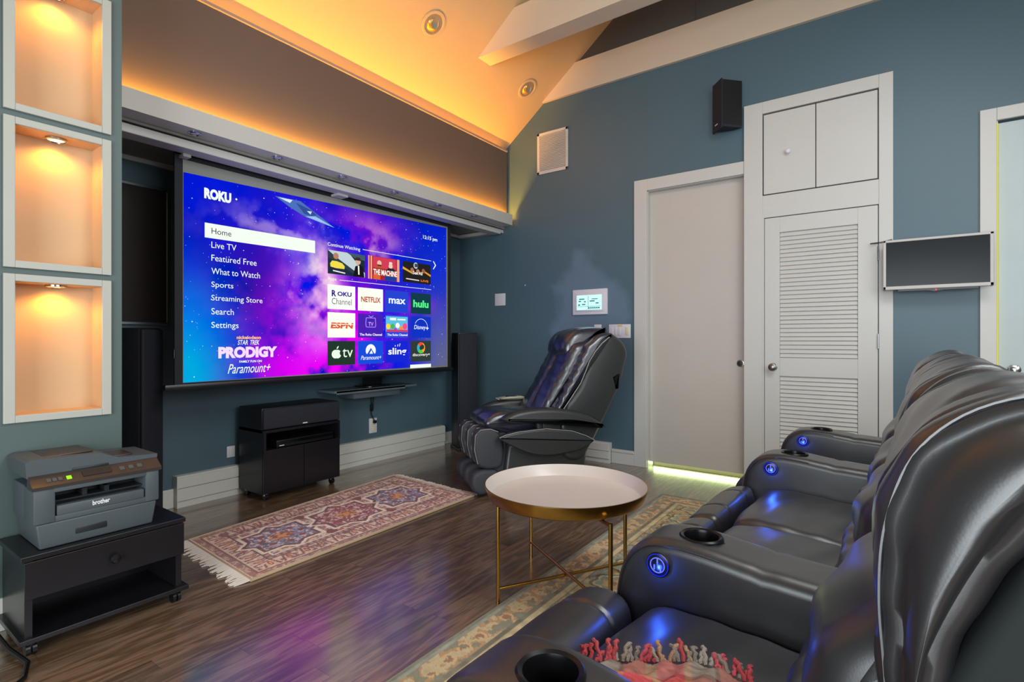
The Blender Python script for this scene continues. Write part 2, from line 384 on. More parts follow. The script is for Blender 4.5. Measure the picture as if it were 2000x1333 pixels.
# vaulted ceiling, beams, gable board
mb = MB().prism([(3.6, 2.787), (1.0, 4.797), (1.0, 4.92), (3.6, 2.91)], -2.6, XR, 'x')
mb.prism([(1.0, 4.797), (-2.3, 2.246), (-2.3, 2.37), (1.0, 4.92)], -2.6, XR, 'x')
struct(mb.build('ceiling', M_CEIL, smooth=False))
struct(MB().prism([(2.762,3.435),(2.395,3.718),(-.4,3.718),(-.762,3.435)], XR-.03, XR-.001, 'x').build('trim_7', M_BEAM, smooth=False))
struct(MB().prism([(2.756,3.44),(2.39,3.722),(-.4,3.722),(-.762,3.44)], 3.376, 3.537, 'x').build('trim_8', M_BEAM, smooth=False))
# walls behind the camera, solid, with frames for assumed windows at unseen area lamps
struct(MB().box(-2.6, -2.5, -2.3, PY, 0, 3.25).build('wall_west', M_TAUPE, smooth=False))
struct(MB().box(-2.6, 4.6, -2.4, -2.3, 0, 2.4).build('wall_back', M_TAUPE, smooth=False))
def frame_yz(mb, x0, x1, y0, y1, z0, z1, t):
    mb.box(x0,x1,y0-t,y0,z0-t,z1+t).box(x0,x1,y1,y1+t,z0-t,z1+t).box(x0,x1,y0,y1,z1,z1+t).box(x0,x1,y0,y1,z0-t,z0)
mb = MB(); frame_yz(mb, -2.5, -2.44, -1.6, 1.2, .03, 2.22, .03); struct(mb.build('assumed_window_1', M_WHITE, smooth=False))  # frame only, added around the left lamp; window assumed
mb = MB().box(-.18,-.1,-2.3,-2.14,1.2,2.6).box(2.5,2.58,-2.3,-2.14,1.2,2.6); struct(mb.build('assumed_window_2', M_WHITE, smooth=False))  # two posts added beside the back lamp; window assumed
# bulkhead above the screen recess, with a cove behind its lip
BY = 3.17
mb = MB().box(-.2, 4.345, BY, BY+.03, 2.30, 3.03).box(-.2, 4.345, BY+.03, 3.55, 2.74, 2.76)
struct(mb.build('wall_bulkhead', M_TAUPE, smooth=False))
struct(MB().box(-.2, 4.345, BY-.012, BY+.035, 3.024, 3.045, .003).build('trim_9', mat('taupe lip', '#a08d80', .5), smooth=False))
# light shelf, header and recess ceiling
mb = MB().box(-.2, 4.345, 3.10, 3.112, 2.27, 2.378).box(-.2, 4.345, 3.112, 3.233, 2.27, 2.30)
struct(mb.build('trim_10', M_WHITE, smooth=False))
struct(MB().box(.9, 4.33, 3.236, 3.348, 2.196, 2.243, .004).build('trim_11', M_WHITE, smooth=False))
mb = MB().box(.9, XR, 3.24, YW, 2.255, 2.295)
struct(mb.build('ceiling_recess', mat('recess ceiling paint', '#8f8a86', .6), smooth=False))
struct(MB().box(.9, XR, YW-.03, YW, 2.225, 2.255, .005).box(4.33, XR, 3.25, YW-.03, 2.215, 2.25, .005).build('trim_12', M_WHITE, smooth=False))
# cove light strips
area('cove_strip', (1.9, 3.33, 2.955), (1.9, 3.33-math.cos(R(46)), 2.955+math.sin(R(46))), 4.8, .03, 11, (1, .36, .03), 65)
sl = area('shelf_strip', (2.3, 3.142, 2.33), (2.3, 3.3, 2.33), 4.05, .02, 60, WARM); sl.rotation_euler = (R(180), 0, 0)
# baseboards
struct(MB().box(.893, 1.53, YW-.018, YW, 0, .125, .004).box(4.1, XR, YW-.018, YW, 0, .125, .004).build('baseboard_front', M_HEAT, smooth=False))
mb = MB().box(XR-.018, XR, 1.815, 2.03, 0, .10, .003).box(XR-.024, XR, 1.815, 2.03, .10, .13, .008)
struct(mb.build('baseboard_right', M_WHITE, smooth=False))
struct(MB().box(-2.5, .893, PY-.018, PY, 0, .125, .004).build('baseboard_left', M_HEAT, smooth=False))
# pocket door, with light under it
mb = MB().box(XR-.02, XR, 1.70, 1.815, 0, 2.50, .003).box(XR-.02, XR, .914, 1.70, 2.40, 2.50, .003)
mb.box(XR, XR+.14, 1.695, 1.71, 0, 2.40).box(XR, XR+.14, .914, 1.70, 2.395, 2.41)
struct(mb.build('trim_13', M_WHITE, smooth=False))
d1 = struct(MB().box(XR+.06, XR+.095, .90, 1.70, .045, 2.40, .002).build('door_1', M_DOOR, smooth=False))
mb = MB().disc((XR+.061, .955, .922), (-1,0,0), .028, .004).disc((XR+.058, .955, .922), (-1,0,0), .02, .002, mi=1)
plabel(mb.build('door_pull', [M_NICKEL, mat('dark cup', '#3a3734', .4, .6)], d1), 'round nickel flush pull')
area('under_door_light', (XR+.12, 1.3, .03), (XR-1, 1.3, .0), .78, .03, .9, (.75, 1, .42), 170)
struct(MB().box(XR+.14, XR+.16, .85, 1.75, 0, 2.45).build('wall_hall', M_IVORY, smooth=False))
# closet surround, louvred door, overhead cabinet
mb = MB()
x0, x1 = XR-.03, XR
mb.box(x0,x1,.78,.912,0,2.92,.003).box(x0,x1,-.027,.053,0,2.92,.003).box(x0,x1,.053,.78,2.83,2.92,.002).box(x0,x1,.053,.78,2.035,2.205,.002)
mb.box(x0,x1,.768,.78,0,2.035)
struct(mb.build('trim_14', M_WHITE, smooth=False))
d2 = MB(); dx0, dx1 = XR-.024, XR-.002
for a in ((.058,.172,.01,2.03), (.662,.765,.01,2.03), (.172,.662,1.915,2.03), (.172,.662,.838,.975), (.172,.662,.01,.25)): d2.box(dx0,dx1,a[0],a[1],a[2],a[3],.0015)
d2.box(XR-.004, XR-.001, .17, .664, .24, 1.93)
door2 = struct(d2.build('door_2', M_WHITE, smooth=False))
for (za, zb, n) in ((.978, 1.912, 30), (.254, .834, 19)):
    mb = MB(); p = (zb-za)/n
    for i in range(n):
        z = za+p*i
        mb.prism([(dx0+.004, z+.002), (dx0+.008, z), (dx1-.002, z+p*1.02), (dx1-.006, z+p*1.04)], .173, .661, 'y')
    mb.build('louver_panel', M_WHITE, door2, smooth=False)
def knob(mb, c, ax, s=1):
    mb.lathe([(.028*s,0),(.028*s,.006*s),(.012*s,.010*s),(.011*s,.028*s),(.024*s,.036*s),(.029*s,.048*s),(.026*s,.060*s),(.012*s,.066*s),(0,.066*s)], c, ax, 28); return mb
plabel(knob(MB(), (dx0, .705, .905), (-1,0,0)).build('door_knob', M_NICKEL, door2), 'round nickel knob')
for z in (1.70, 1.10, .3):
    MB().box(dx0-.008, dx0+.004, .050, .062, z-.045, z+.045, .002).cyl((dx0-.008,.056,z-.05),(0,0,1),.006,.1,10).build('hinge', M_CHROME, door2)
MB().tube([(dx0-.01,.056,1.77),(dx0-.018,.03,1.772),(dx0-.02,-.02,1.782)], .004).tube([(dx0-.01,.056,1.77),(dx0-.03,.1,1.765)], .005).build('door_stop', M_NICKEL, door2)
cab = thing('wall_cabinet', (XR, .42, 2.21), 'white two door cabinet above the louvered closet door', 'cabinet')
MB().box(XR-.006, XR-.001, .054, .779, 2.206, 2.829, 0).build('cabinet_back', M_BLACK, cab, smooth=False)
c1 = MB().box(XR-.026, XR-.006, .430, .772, 2.214, 2.818, .0015).build('cabinet_door', M_WHITE, cab, smooth=False)
MB().box(XR-.026, XR-.006, .060, .424, 2.214, 2.818, .0015).build('cabinet_door', M_WHITE, cab, smooth=False)
MB().lathe([(.007,0),(.007,.018),(.016,.022),(.018,.03),(.012,.036),(0,.037)], (XR-.026,.603,2.505), (-1,0,0), 20).build('knob', M_PLATE, c1)
# far right door
mb = MB().box(XR-.02, XR, -.545, -.466, 0, 2.543, .003).box(XR-.02, XR, -1.45, -.545, 2.466, 2.543, .003).box(XR-.02, XR, -1.53, -1.45, 0, 2.543, .003)
mb.box(XR, XR+.14, -.552, -.544, 0, 2.466)
struct(mb.build('trim_15', M_WHITE, smooth=False))
d3 = struct(MB().box(XR+.02, XR+.06, -1.45, -.556, .01, 2.455, .002).build('door_3', mat('pale blue white door', '#aeb9bb', .4), smooth=False))
knob(MB(), (XR+.02, -.625, .928), (-1,0,0)).build('door_knob', M_CHROME, d3)
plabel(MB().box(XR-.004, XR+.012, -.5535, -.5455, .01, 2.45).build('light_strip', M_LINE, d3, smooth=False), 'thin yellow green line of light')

# ================================================================== WALL FITTINGS
# recessed eyeball lights in the slope
nrm = Vector((0, -.773, -1)).normalized()
def eyeball(loc, r, label):
    t = thing('recessed_light', loc, label, 'ceiling light', 'eyeball lights in the sloped ceiling')
    MB().lathe([(r,0),(r*.97,.005),(r*.80,.006),(r*.76,.002),(r*.72,-.003)], (0,0,0), nrm, 40).build('trim_ring', M_CEIL, t, world=False)
    MB().lathe([(0,.001),(r*.76,.001)], (0,0,0), nrm, 36).build('recess', mat('recess shade brown', '#8c7f70', .6), t, world=False)  # flat disc, with the shade of the recess put into its brown
    q = (nrm + Vector((.05,-.55,.1))).normalized()
    e = MB().lathe([(r*.60,-.012),(r*.60,.006),(r*.50,.022),(r*.36,.032)], Vector((.0,.012,.012)), q, 32, 0)
    e.lathe([(r*.36,.032),(r*.30,.026),(0,.024)], Vector((.0,.012,.012)), q, 28, 1)
    e.build('eyeball', [mat('gold reflector', '#c99a4c', .3, .5), mat('lamp face', '#a89a7c', .3)], t, world=False); return t
eyeball((2.836, 2.739, 3.449), .098, 'larger round eyeball light in the sloped ceiling, near its top edge in view')
eyeball((4.079, 2.738, 3.450), .098, 'round eyeball light in the sloped ceiling closer to the right wall beam')
pk = None
ords = ['nearest the niche wall', 'second from the niche wall', 'third from the niche wall', 'third from the right wall', 'second from the right wall', 'nearest the right wall']
for k in range(6):
    loc = (1.369+.4886*k, 3.163, 2.27); lab = 'small chrome puck light under the white shelf, ' + ords[k]
    if pk is None:
        pk = thing('puck_light', loc, lab, 'puck light', 'puck lights under the shelf')
        MB().lathe([(.034,0),(.034,-.006),(.027,-.009),(.024,-.004)], n=28).build('ring', M_CHROME, pk, world=False)
        MB().lathe([(.024,-.003),(.012,-.005),(0,-.0055)], n=24).build('lens', M_PLATE, pk, world=False)
    else: dup(pk, loc, lab)
nl = None
for k, (z0, z1) in enumerate(NZ):
    loc = (.68, PY+.055, z1-.029); lab = 'glowing puck light in the %s wall niche' % ('bottom', 'middle', 'top')[k]
    if nl is None:
        nl = thing('niche_light', loc, lab, 'niche light', 'lights in the wall niches')
        MB().lathe([(.036,0),(.036,-.008),(.030,-.011),(.028,-.006)], n=28).build('ring', M_CHROME, nl, world=False)
        MB().lathe([(.028,-.006),(.014,-.009),(0,-.0095)], n=24).build('lens', M_LED, nl, world=False)
    else: dup(nl, loc, lab)
    L = bpy.data.lights.new('niche_lamp', 'SPOT'); L.energy = 3.2; L.color = (1, .40, .04); L.spot_size = R(160); L.spot_blend = .6; L.shadow_soft_size = .025
    o = bpy.data.objects.new('niche_lamp', L); COL.objects.link(o); o.location = (.68, PY+.055, z1-.05)
# vent grille
t = thing('vent_grille', (XR, 2.655, 2.74), 'white slatted vent grille high on the right wall', 'vent')
mb = MB(); y0, y1, z0, z1 = 2.483, 2.83, 2.74, 3.145
mb.box(XR-.012,XR,y0,y0+.025,z0,z1,.002).box(XR-.012,XR,y1-.025,y1,z0,z1,.002).box(XR-.012,XR,y0,y1,z0,z0+.025,.002).box(XR-.012,XR,y0,y1,z1-.025,z1,.002)
mb.build('frame', M_WHITE, t, smooth=False)
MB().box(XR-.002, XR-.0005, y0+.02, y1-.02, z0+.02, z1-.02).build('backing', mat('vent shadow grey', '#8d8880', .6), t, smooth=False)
mb = MB(); n = 24; p = (z1-z0-.05)/n
for i in range(n):
    z = z0+.025+p*i; mb.prism([(XR-.011, z), (XR-.009, z-.001), (XR-.002, z+p*.8), (XR-.004, z+p*.85)], y0+.024, y1-.024, 'y')
mb.build('slats', M_WHITE, t, smooth=False)
# wall speaker
t = thing('wall_speaker', (4.33, 1.03, 2.763), 'black angled speaker high on the right wall above the pocket door corner', 'speaker')
A, B, C_ = (4.338, 1.135), (4.235, 1.045), (4.365, .925)
MB().prism([A, B, C_, (4.385,.96), (4.385,1.12)], 2.775, 3.12, 'z').build('cabinet', M_SPK, t, smooth=False)
MB().prism([(A[0]-.004,A[1]+.002),(B[0]-.006,B[1]-.002),(B[0]+.002,B[1]-.008),(A[0]+.008,A[1]-.004)], 2.745, 3.125, 'z').prism([A,B,C_,(4.38,1.0)], 2.757, 2.775, 'z').build('grille', M_GRILLE, t, smooth=False)
MB().box(4.37, XR, .99, 1.09, 2.88, 3.0, .004).build('bracket', M_BLACK, t)
def on_AB(u, z, off=.008):
    ax, ay = A; bx, by = B; d = Vector((bx-ax, by-ay)).normalized(); nx, ny = d.y, -d.x
    if nx > 0: nx, ny = -nx, -ny
    return (ax+d.x*u+nx*off, ay+d.y*u+ny*off, z)
mb = MB().add([on_AB(u, z, .009) for u, z in ((.05,2.786),(.095,2.786),(.095,2.794),(.05,2.794))], [(0,1,2,3)]); mb.build('badge', M_PRINTINK, t, recalc=False)
# touch panel, switches, blank plate
t = thing('touch_panel', (XR, 2.25, 1.34), 'wall touch panel with a lit screen in a pale frame above the massage chair', 'touch panel')
y0, y1, z0, z1 = 2.07, 2.425, 1.342, 1.578
MB().box(XR-.022, XR, y0, y1, z0, z1, .006).box(XR-.03, XR-.02, y0+.03, y1-.03, z0+.03, z1-.03, .004).build('bezel', M_PLATE, t)
sc = MB().box(XR-.032, XR-.0299, y0+.05, y1-.05, z0+.045, z1-.055).build('display', glow('pale cyan display', '#c9fff8', 1.0), t, smooth=False)
mb = MB()
for i in range(6): mb.box(XR-.033, XR-.0322, y0+.07+.02*i, y0+.085+.02*i, z0+.055, z0+.068)
mb.box(XR-.033, XR-.0322, y0+.185, y0+.188, z0+.05, z1-.065); mb.box(XR-.033, XR-.0322, y0+.06, y1-.06, z0+.075, z0+.078)
for (a, b, c, d) in ((.215,.25,.09,.10),(.26,.285,.12,.13),(.225,.28,.14,.15),(.27,.29,.085,.097),(.21,.23,.115,.125),(.08,.11,.10,.11),(.12,.17,.12,.13),(.09,.15,.14,.147)):
    mb.box(XR-.033, XR-.0322, y0+a, y0+b, z0+c, z0+d)
mb.build('display_graphics', glow('teal graphics', '#1f7f86', .7), sc, smooth=False)
t = thing('light_switch', (XR, 2.17, 1.15), 'single white rocker switch plate left of the wider switch bank', 'light switch')
MB().box(XR-.007, XR, 2.135, 2.208, 1.125, 1.25, .003).build('plate', M_PLATE, t)
MB().box(XR-.012, XR-.006, 2.152, 2.19, 1.155, 1.222, .002).build('rocker', M_IVORY, t)
t = thing('switch_bank', (XR, 1.96, 1.12), 'wide white multi switch plate beside the pocket door casing', 'light switch')
MB().box(XR-.007, XR, 1.852, 2.06, 1.125, 1.248, .003).build('plate', M_PLATE, t)
for i in range(3): MB().box(XR-.012, XR-.006, 1.945+.034*i, 1.972+.034*i, 1.15, 1.222, .002).build('rocker', M_PLATE, t)
plabel(MB().box(XR-.012, XR-.006, 1.868, 1.898, 1.15, 1.222, .002).build('rocker', M_IVORY, t), 'yellowish rocker')
MB().box(XR-.009, XR-.0065, 1.93, 1.975, 1.229, 1.241).build('sticker', mat('yellow sticker', '#d9b936', .6), t, smooth=False)
t = MB().box(XR-.008, XR, 3.225, 3.36, 1.465, 1.592, .003).build('blank_plate', M_PLATE); tag(t, 'square blank pale plate on the right wall beside the screen', 'wall plate')
t = MB().lathe([(.008,0),(.006,.004),(0,.005)], (XR, 2.98, 1.66), (-1,0,0), 14).build('wall_screw', M_CREAM); tag(t, 'tiny pale screw head in the right wall near the blank plate', 'screw')
# small wall monitor
t = thing('wall_monitor', (4.28, -.245, 1.44), 'small silver framed monitor with dark screen on the right wall', 'monitor')
y0, y1, z0, z1 = -.517, .028, 1.437, 1.763
mb = MB().box(4.255, 4.30, y0, y0+.018, z0, z1, .003).box(4.255, 4.30, y1-.016, y1, z0, z1, .003).box(4.255, 4.30, y0, y1, z0, z0+.022, .003).box(4.255, 4.30, y0, y1, z1-.016, z1, .003)
mb.box(4.27, 4.30, y0+.01, y1-.01, z0+.01, z1-.01)
mb.build('frame', mat('silver plastic', '#b7b3ae', .4), t, smooth=False)
MB().box(4.262, 4.2705, y0+.016, y1-.014, z0+.02, z1-.014).build('display', mat('black screen glass', '#1b1f22', .22, spec=.2), t, smooth=False)
MB().box(4.30, XR, -.30, -.19, 1.55, 1.65, .004).tube([(4.31,-.245,1.6),(4.39,-.245,1.6)], .02).build('wall_mount', M_BLACK, t)
MB().prism([(y0+.07, z0), (y1-.08, z0), (y1-.08, z0-.012), (-.2, z0-.012), (-.24, z0-.02), (-.28, z0-.012), (y0+.07,z0-.012)], 4.262, 4.29, 'x').build('lower_bar', M_BLACK, t, smooth=False)
plabel(MB().lathe([(.004,0),(.003,.003),(0,.004)], (4.262, -.245, 1.428), (-1,0,0), 12).build('status_light', M_REDLED, t), 'red status light')

# ================================================================== SCREEN WALL
SY = 3.385
t = thing('projection_screen', (2.52, SY, .83), 'large pull down screen showing a blue and purple streaming menu', 'projection screen')
MB().box(1.355, 3.735, SY, SY+.012, .82, 2.25).build('screen_border', M_SCRF, t, smooth=False)
MB().box(1.398, 3.690, SY-.002, SY, .855, 2.175).build('screen_fabric', mat('grey white screen fabric', '#8d8f8a', .7), t, smooth=False)
MB().box(1.30, 3.76, SY-.012, SY+.02, .815, .848, .006).build('weight_bar', M_BLACK, t)
MB().lathe([(.008,0),(.008,.05),(.004,.055)], (1.352, SY, 1.0), (0,0,1), 10).build('tension_cord', M_BLACK, t)
for px in (1.40, 2.46):
    wb = .022 if px < 2 else .045
    MB().box(px-wb, px+wb, 3.33 if px < 2 else 3.30, SY+.02, 2.178, 2.196, .002).build('mounting_bracket', M_WHITE, t, smooth=False)
# picture: corners on the fabric
PT = SY-.004; PL, PR = 1.401, 3.668
def ztop(u): return 2.099 + (2.160-2.099)*u
def zbot(u): return .856 + (.872-.856)*u
nu, nv = 300, 168
mb = MB(); grid_mesh(mb, nu, nv, lambda u, v: (PL+(PR-PL)*u, PT, zbot(u)+(ztop(u)-zbot(u))*v))
U, Vv = np.meshgrid(np.linspace(0,1,nu), np.linspace(0,1,nv))
def gs(u, v, su, sv): return np.exp(-((U-u)/su)**2 - ((Vv-v)/sv)**2)
n1 = fbm((nv,nu), 5, 6, 3); n2 = fbm((nv,nu), 7, 6, 8); n3 = fbm((nv,nu), 3, 5, 21)
col = np.zeros((nv,nu,3)) + np.array([.0, .008, .62])
col = col*(0.45 + .8*n3[...,None])
def blend(mask, c):
    global col
    m_ = np.clip(mask, 0, 1)[...,None]; col = col*(1-m_) + np.array(c)*m_
blend(gs(.42,.28,.22,.40)*1.4*np.clip(n1*4.5-1.75,0,1.05), (.22, .0, .62))
blend(gs(.42,.12,.18,.34)*1.7*np.clip(n2*4-1.5,0,1.1), (.72, .0, .78))
blend(gs(.60,.84,.15,.13)*1.1*np.clip(n1*5-2.0,0,1), (.22, .0, .52))
blend(gs(.30,.25,.10,.2)*.7*np.clip(n2*4-1.6,0,1), (.30, .0, .74))
blend(gs(.82,.42,.12,.06)*.9*np.clip(n2*2-.4,0,1), (.45,.0,.72))
blend(np.clip(gs(.39,.50,.07,.22)*1.5*(n1*3.4-1.5),0,.9), (.78,.42,.70))
blend(np.clip(gs(.40,.50,.045,.18)*1.6*(n2*3.6-1.6),0,.9), (.90,.80,.68))
blend(np.clip(gs(.28,.80,.14,.09)*1.3*(n2*4-2.1),0,.6), (.46, .30, .75))
blend(np.clip(gs(.60,.80,.12,.10)*1.3*(n1*4-2.1),0,.7), (.70, .34, .60))
blend(np.clip(gs(.31,.38,.045,.12)*1.4*(n2*4-2.0),0,.8), (.85,.36,.70))
blend(gs(0,.0,.10,.35)*1.1, (.0,.33,.62))
blend(gs(.03,.30,.08,.14)*.7*np.clip(n1*2.4-.7,0,1), (.0,.16,.75))
blend(gs(.19,.5,.09,.35)*.55, (.0,.004,.22))
blend(gs(.97,.0,.12,.5)*.95, (.10,.11,.22)); blend(gs(.93,.70,.22,.34)*.6, (.0,.025,.50))
cols = [col.reshape(-1,3)]
rs = random.Random(4); stars = []
for k in range(420):
    u, v = rs.random(), rs.random(); r_ = .0016 + .003*rs.random()**4; x = PL+.006+(PR-PL-.012)*u; z = zbot(u)+.006+(ztop(u)-zbot(u)-.012)*v
    mb.quad((x-r_,PT-.001,z),(x,PT-.001,z-r_),(x+r_,PT-.001,z),(x,PT-.001,z+r_)); b_ = .5+.5*rs.random(); stars += [(b_*.8,b_*.85,b_)]*4
cols.append(np.array(stars))
# a plain blue-grey wedge-shaped craft at the upper edge
def craft(pts, c):
    mb.add([(x, PT-.0012, z) for x, z in pts], [tuple(range(len(pts)))]); cols.append(np.array([c]*len(pts)))
craft([(1.97,2.085),(2.16,2.09),(2.30,2.02),(2.44,1.95),(2.20,1.985),(2.08,2.03)], (.06,.14,.42))
craft([(2.12,2.075),(2.25,2.04),(2.33,1.995),(2.19,2.005)], (.02,.05,.22))
craft([(2.20,1.99),(2.44,1.95),(2.28,2.005)], (.35,.55,.85)); craft([(1.99,2.082),(2.10,2.085),(2.08,2.06)], (.75,.85,1)); craft([(2.21,2.03),(2.25,2.035),(2.24,2.01)], (.8,.9,1))
pic = mb.build('picture', attr_mat('lit picture', emit=1.05), t, smooth=False, recalc=False, cols=np.concatenate(cols))
on = lambda x, z: (x, PT-.003, z)
def TXT(*a, **k):
    m_ = MB(); put_text(m_, *a, on, **k); return m_.build('menu_lettering', M_WHITEINK, pic, smooth=False, recalc=False)
def bar(name, q, f=None):
    return MB().add([on(*p) for p in q], f or [tuple(range(len(q)))]).build(name, M_WHITEINK, pic, smooth=False, recalc=False)
mb = MB(); put_text(mb, 'ROKU', 1.515, 1.677, 1.970, 2.036, on, bold=.06); mb.build('menu_lettering', M_WHITEINK, pic, smooth=False, recalc=False); mb = MB()
mb.lathe([(.006,0),(0,.0002)], (1.709,PT-.003,2.005), (0,-1,0), 12); mb.build('menu_dot', M_WHITEINK, pic, smooth=False, recalc=False)
bar('menu_highlight', [(1.518,1.733),(2.275,1.737),(2.275,1.826),(1.518,1.823)])
for s_, x1, zb, zt in (('Live TV',1.709,1.675,1.713),('Featured Free',1.841,1.595,1.633),('What to Watch',1.864,1.514,1.552),('Sports',1.69,1.424,1.468),('Streaming Store',1.881,1.341,1.386),('Search',1.693,1.266,1.305),('Settings',1.723,1.172,1.220)):
    TXT(s_, 1.557, x1, zb, zt, bold=.0)
TXT('STAR', 1.717, 1.783, 1.077, 1.108, bold=.01, shear=.15); TXT('TREK', 1.795, 1.858, 1.077, 1.108, bold=.01, shear=.15)
TXT('FAMILY FUN ON', 1.728, 1.876, .962, .977, bold=.02)
TXT('Paramount+', 1.655, 1.928, .895, .955, shear=.25)
TXT('12:15 pm', 3.364, 3.545, 2.004, 2.045, bold=.015); TXT('Continue Watching', 2.38, 2.675, 1.800, 1.834, bold=.005); TXT('Apps', 2.38, 2.457, 1.545, 1.578, bold=.005)
bar('menu_line', [(2.70,1.8215),(3.465,1.8235),(3.465,1.8275),(2.70,1.8255)]); bar('menu_line', [(2.484,1.560),(3.465,1.563),(3.465,1.567),(2.484,1.564)])
bar('menu_arrow', [(3.489,1.825),(3.497,1.828),(3.529,1.792),(3.497,1.752),(3.489,1.756),(3.515,1.792)], [(0,1,2,5),(5,2,3,4)])
bar('menu_bar', [(3.208,.862),(3.463,.862),(3.463,.892),(3.208,.892)])
mb = MB(); put_text(mb, 'Home', 1.557, 1.677, 1.761, 1.797, lambda x, z: (x, PT-.0045, z), bold=.0); mb.build('menu_lettering', glow('dark grey text', '#30343a', .6), pic, smooth=False, recalc=False)
mb = MB(); put_text(mb, 'nickelodeon', 1.711, 1.87, 1.114, 1.136, on, bold=.03); mb.build('menu_lettering', glow('orange text', '#ffc060', 1), pic, smooth=False, recalc=False)
mb = MB(); put_text(mb, 'PRODIGY', 1.598, 1.984, .993, 1.066, on, bold=.06); mb.build('menu_lettering', glow('pink white text', '#e9d2ff', 1), pic, smooth=False, recalc=False)
# thumbnails and app tiles: each one a mesh with its own lettering
TILE = {}
def g(c, k=1.0):
    if (c, k) not in TILE: TILE[(c, k)] = glow('lit ' + c.lstrip('#'), c, k)
    return TILE[(c, k)]
def tile(name, x0, x1, z0, z1, bg, items):
    mats = [g(bg)]; mb = MB(); d = PT-.004
    mb.quad((x0,d,z0),(x1,d,z0),(x1,d,z1),(x0,d,z1)); W, H = x1-x0, z1-z0; lay = 0
    for it in items:
        lay += 1; mm = g(it[1])
        if mm not in mats: mats.append(mm)
        mi = mats.index(mm); P = lambda u, v, l=lay: (x0+u*W, d-.0006*l, z0+v*H)
        if it[0] == 't': put_text(mb, it[2], it[3], it[4], it[5], it[6], P, mi, bold=it[7] if len(it) > 7 else .01, shear=it[8] if len(it) > 8 else 0)
        elif it[0] == 'p': mb.add([P(*q) for q in it[2]], [tuple(range(len(it[2])))], mi)
        elif it[0] == 'o':
            cx, cy, r = it[2:5]; a0, a1 = (it[5], it[6]) if len(it) > 6 else (0, 360); rin = it[7] if len(it) > 7 else 0
            k = 28; vs = []; A_ = [R(a0+(a1-a0)*i/k) for i in range(k+1)]; ry = r*W/H; ri = rin*W/H
            vs = [P(cx+r*math.cos(a), cy+ry*math.sin(a)) for a in A_] + [P(cx+rin*math.cos(a), cy+ri*math.sin(a)) for a in A_]
            mb.add(vs, [(i, i+1, k+2+i, k+1+i) for i in range(k)], mi)
        elif it[0] == 'l': # polyline with width
            w_ = it[3]; q = it[2]
            for (a, b), (c, e) in zip(q, q[1:]):
                L_ = math.hypot(c-a, (e-b)) or 1; nx, ny = -(e-b)/L_*w_, (c-a)/L_*w_
                mb.add([P(a+nx,b+ny),P(c+nx,e+ny),P(c-nx,e-ny),P(a-nx,b-ny)], [(0,1,2,3)], mi)
    return mb.build(name, mats, pic, smooth=False, recalc=False)
rect = lambda a, b, c, d: [(a,c),(b,c),(b,d),(a,d)]
tile('thumbnail', 2.38, 2.72, 1.602, 1.778, '#1c2a3c', [('p','#b9c8cc',[(.0,1),(.55,1),(1,.2),(1,0),(.8,0)]),('p','#2a3a44',[(0,.95),(0,.7),(.8,.0),(.95,.0)]),('p','#3f5560',[(.5,1),(1,1),(1,.75),(.72,.8)]),('o','#c9a58c',.80,.68,.075),('p','#3a2c26',[(.72,.72),(.88,.72),(.86,.86),(.74,.86)]),('p','#15171c',[(.66,0),(.98,0),(.94,.45),(.84,.55),(.72,.45)]),('p','#e8e4da',[(.80,.1),(.84,.1),(.83,.5),(.79,.5)]),('o','#b07a60',.2,.78,.07),('p','#e6d24a',[(.06,.30),(.20,.26),(.42,.26),(.43,.38),(.36,.50),(.22,.56),(.10,.56),(.05,.44)]),('p','#e8e4da',[(.12,.12),(.44,.06),(.44,.11),(.12,.17)])])
tile('thumbnail', 2.752, 3.081, 1.599, 1.786, '#a5202c', [('p','#e0a080',rect(0,.12,0,1)),('p','#8d2430',rect(.04,.07,0,1)),('p','#e0a080',rect(.92,1,0,1)),('p','#c83a52',rect(.14,.88,.5,.98)),('o','#e0b59a',.34,.72,.07),('p','#3a2a24',rect(.28,.40,.56,.66)),('o','#e6c4aa',.70,.66,.065),('p','#e4d8d0',[(.64,.76),(.76,.76),(.74,.84),(.66,.84)]),('p','#b05030',[(.18,.5),(.5,.5),(.46,.6),(.26,.6)]),('p','#1c2430',[(.55,.44),(.88,.44),(.8,.56),(.62,.56)]),('p','#1b3f8a',rect(.5,.88,.0,.2)),('p','#d06030',rect(.14,.36,0,.2)),('t','#f5efe6','THE MACHINE',.14,.90,.2,.45,.03)])
tile('thumbnail', 3.12, 3.457, 1.607, 1.786, '#22201f', [('p','#d0a038',[(0,.62),(.35,.42),(.35,.5),(0,.74)]),('p','#e0902a',[(.7,.62),(1,.4),(1,.5),(.7,.7)]),('o','#b8c4cc',.45,.86,.08),('o','#a86a50',.32,.62,.06),('o','#b87a5c',.52,.58,.06),('o','#9a5a40',.72,.64,.06),('p','#3a4858',rect(.40,.52,.78,.95)),('t','#f0f0ea','See All',.34,.68,.42,.58,.02),('p','#d8d4d0',[(.1,.14),(.56,.12),(.56,.17),(.1,.19)]),('t','#f07a2a','LIVE',.62,.9,.1,.2,.02)])
CX = [(2.379,2.627),(2.653,2.904),(2.929,3.182),(3.212,3.46)]; RZ = [(1.340,1.522),(1.127,1.315),(.918,1.100)]
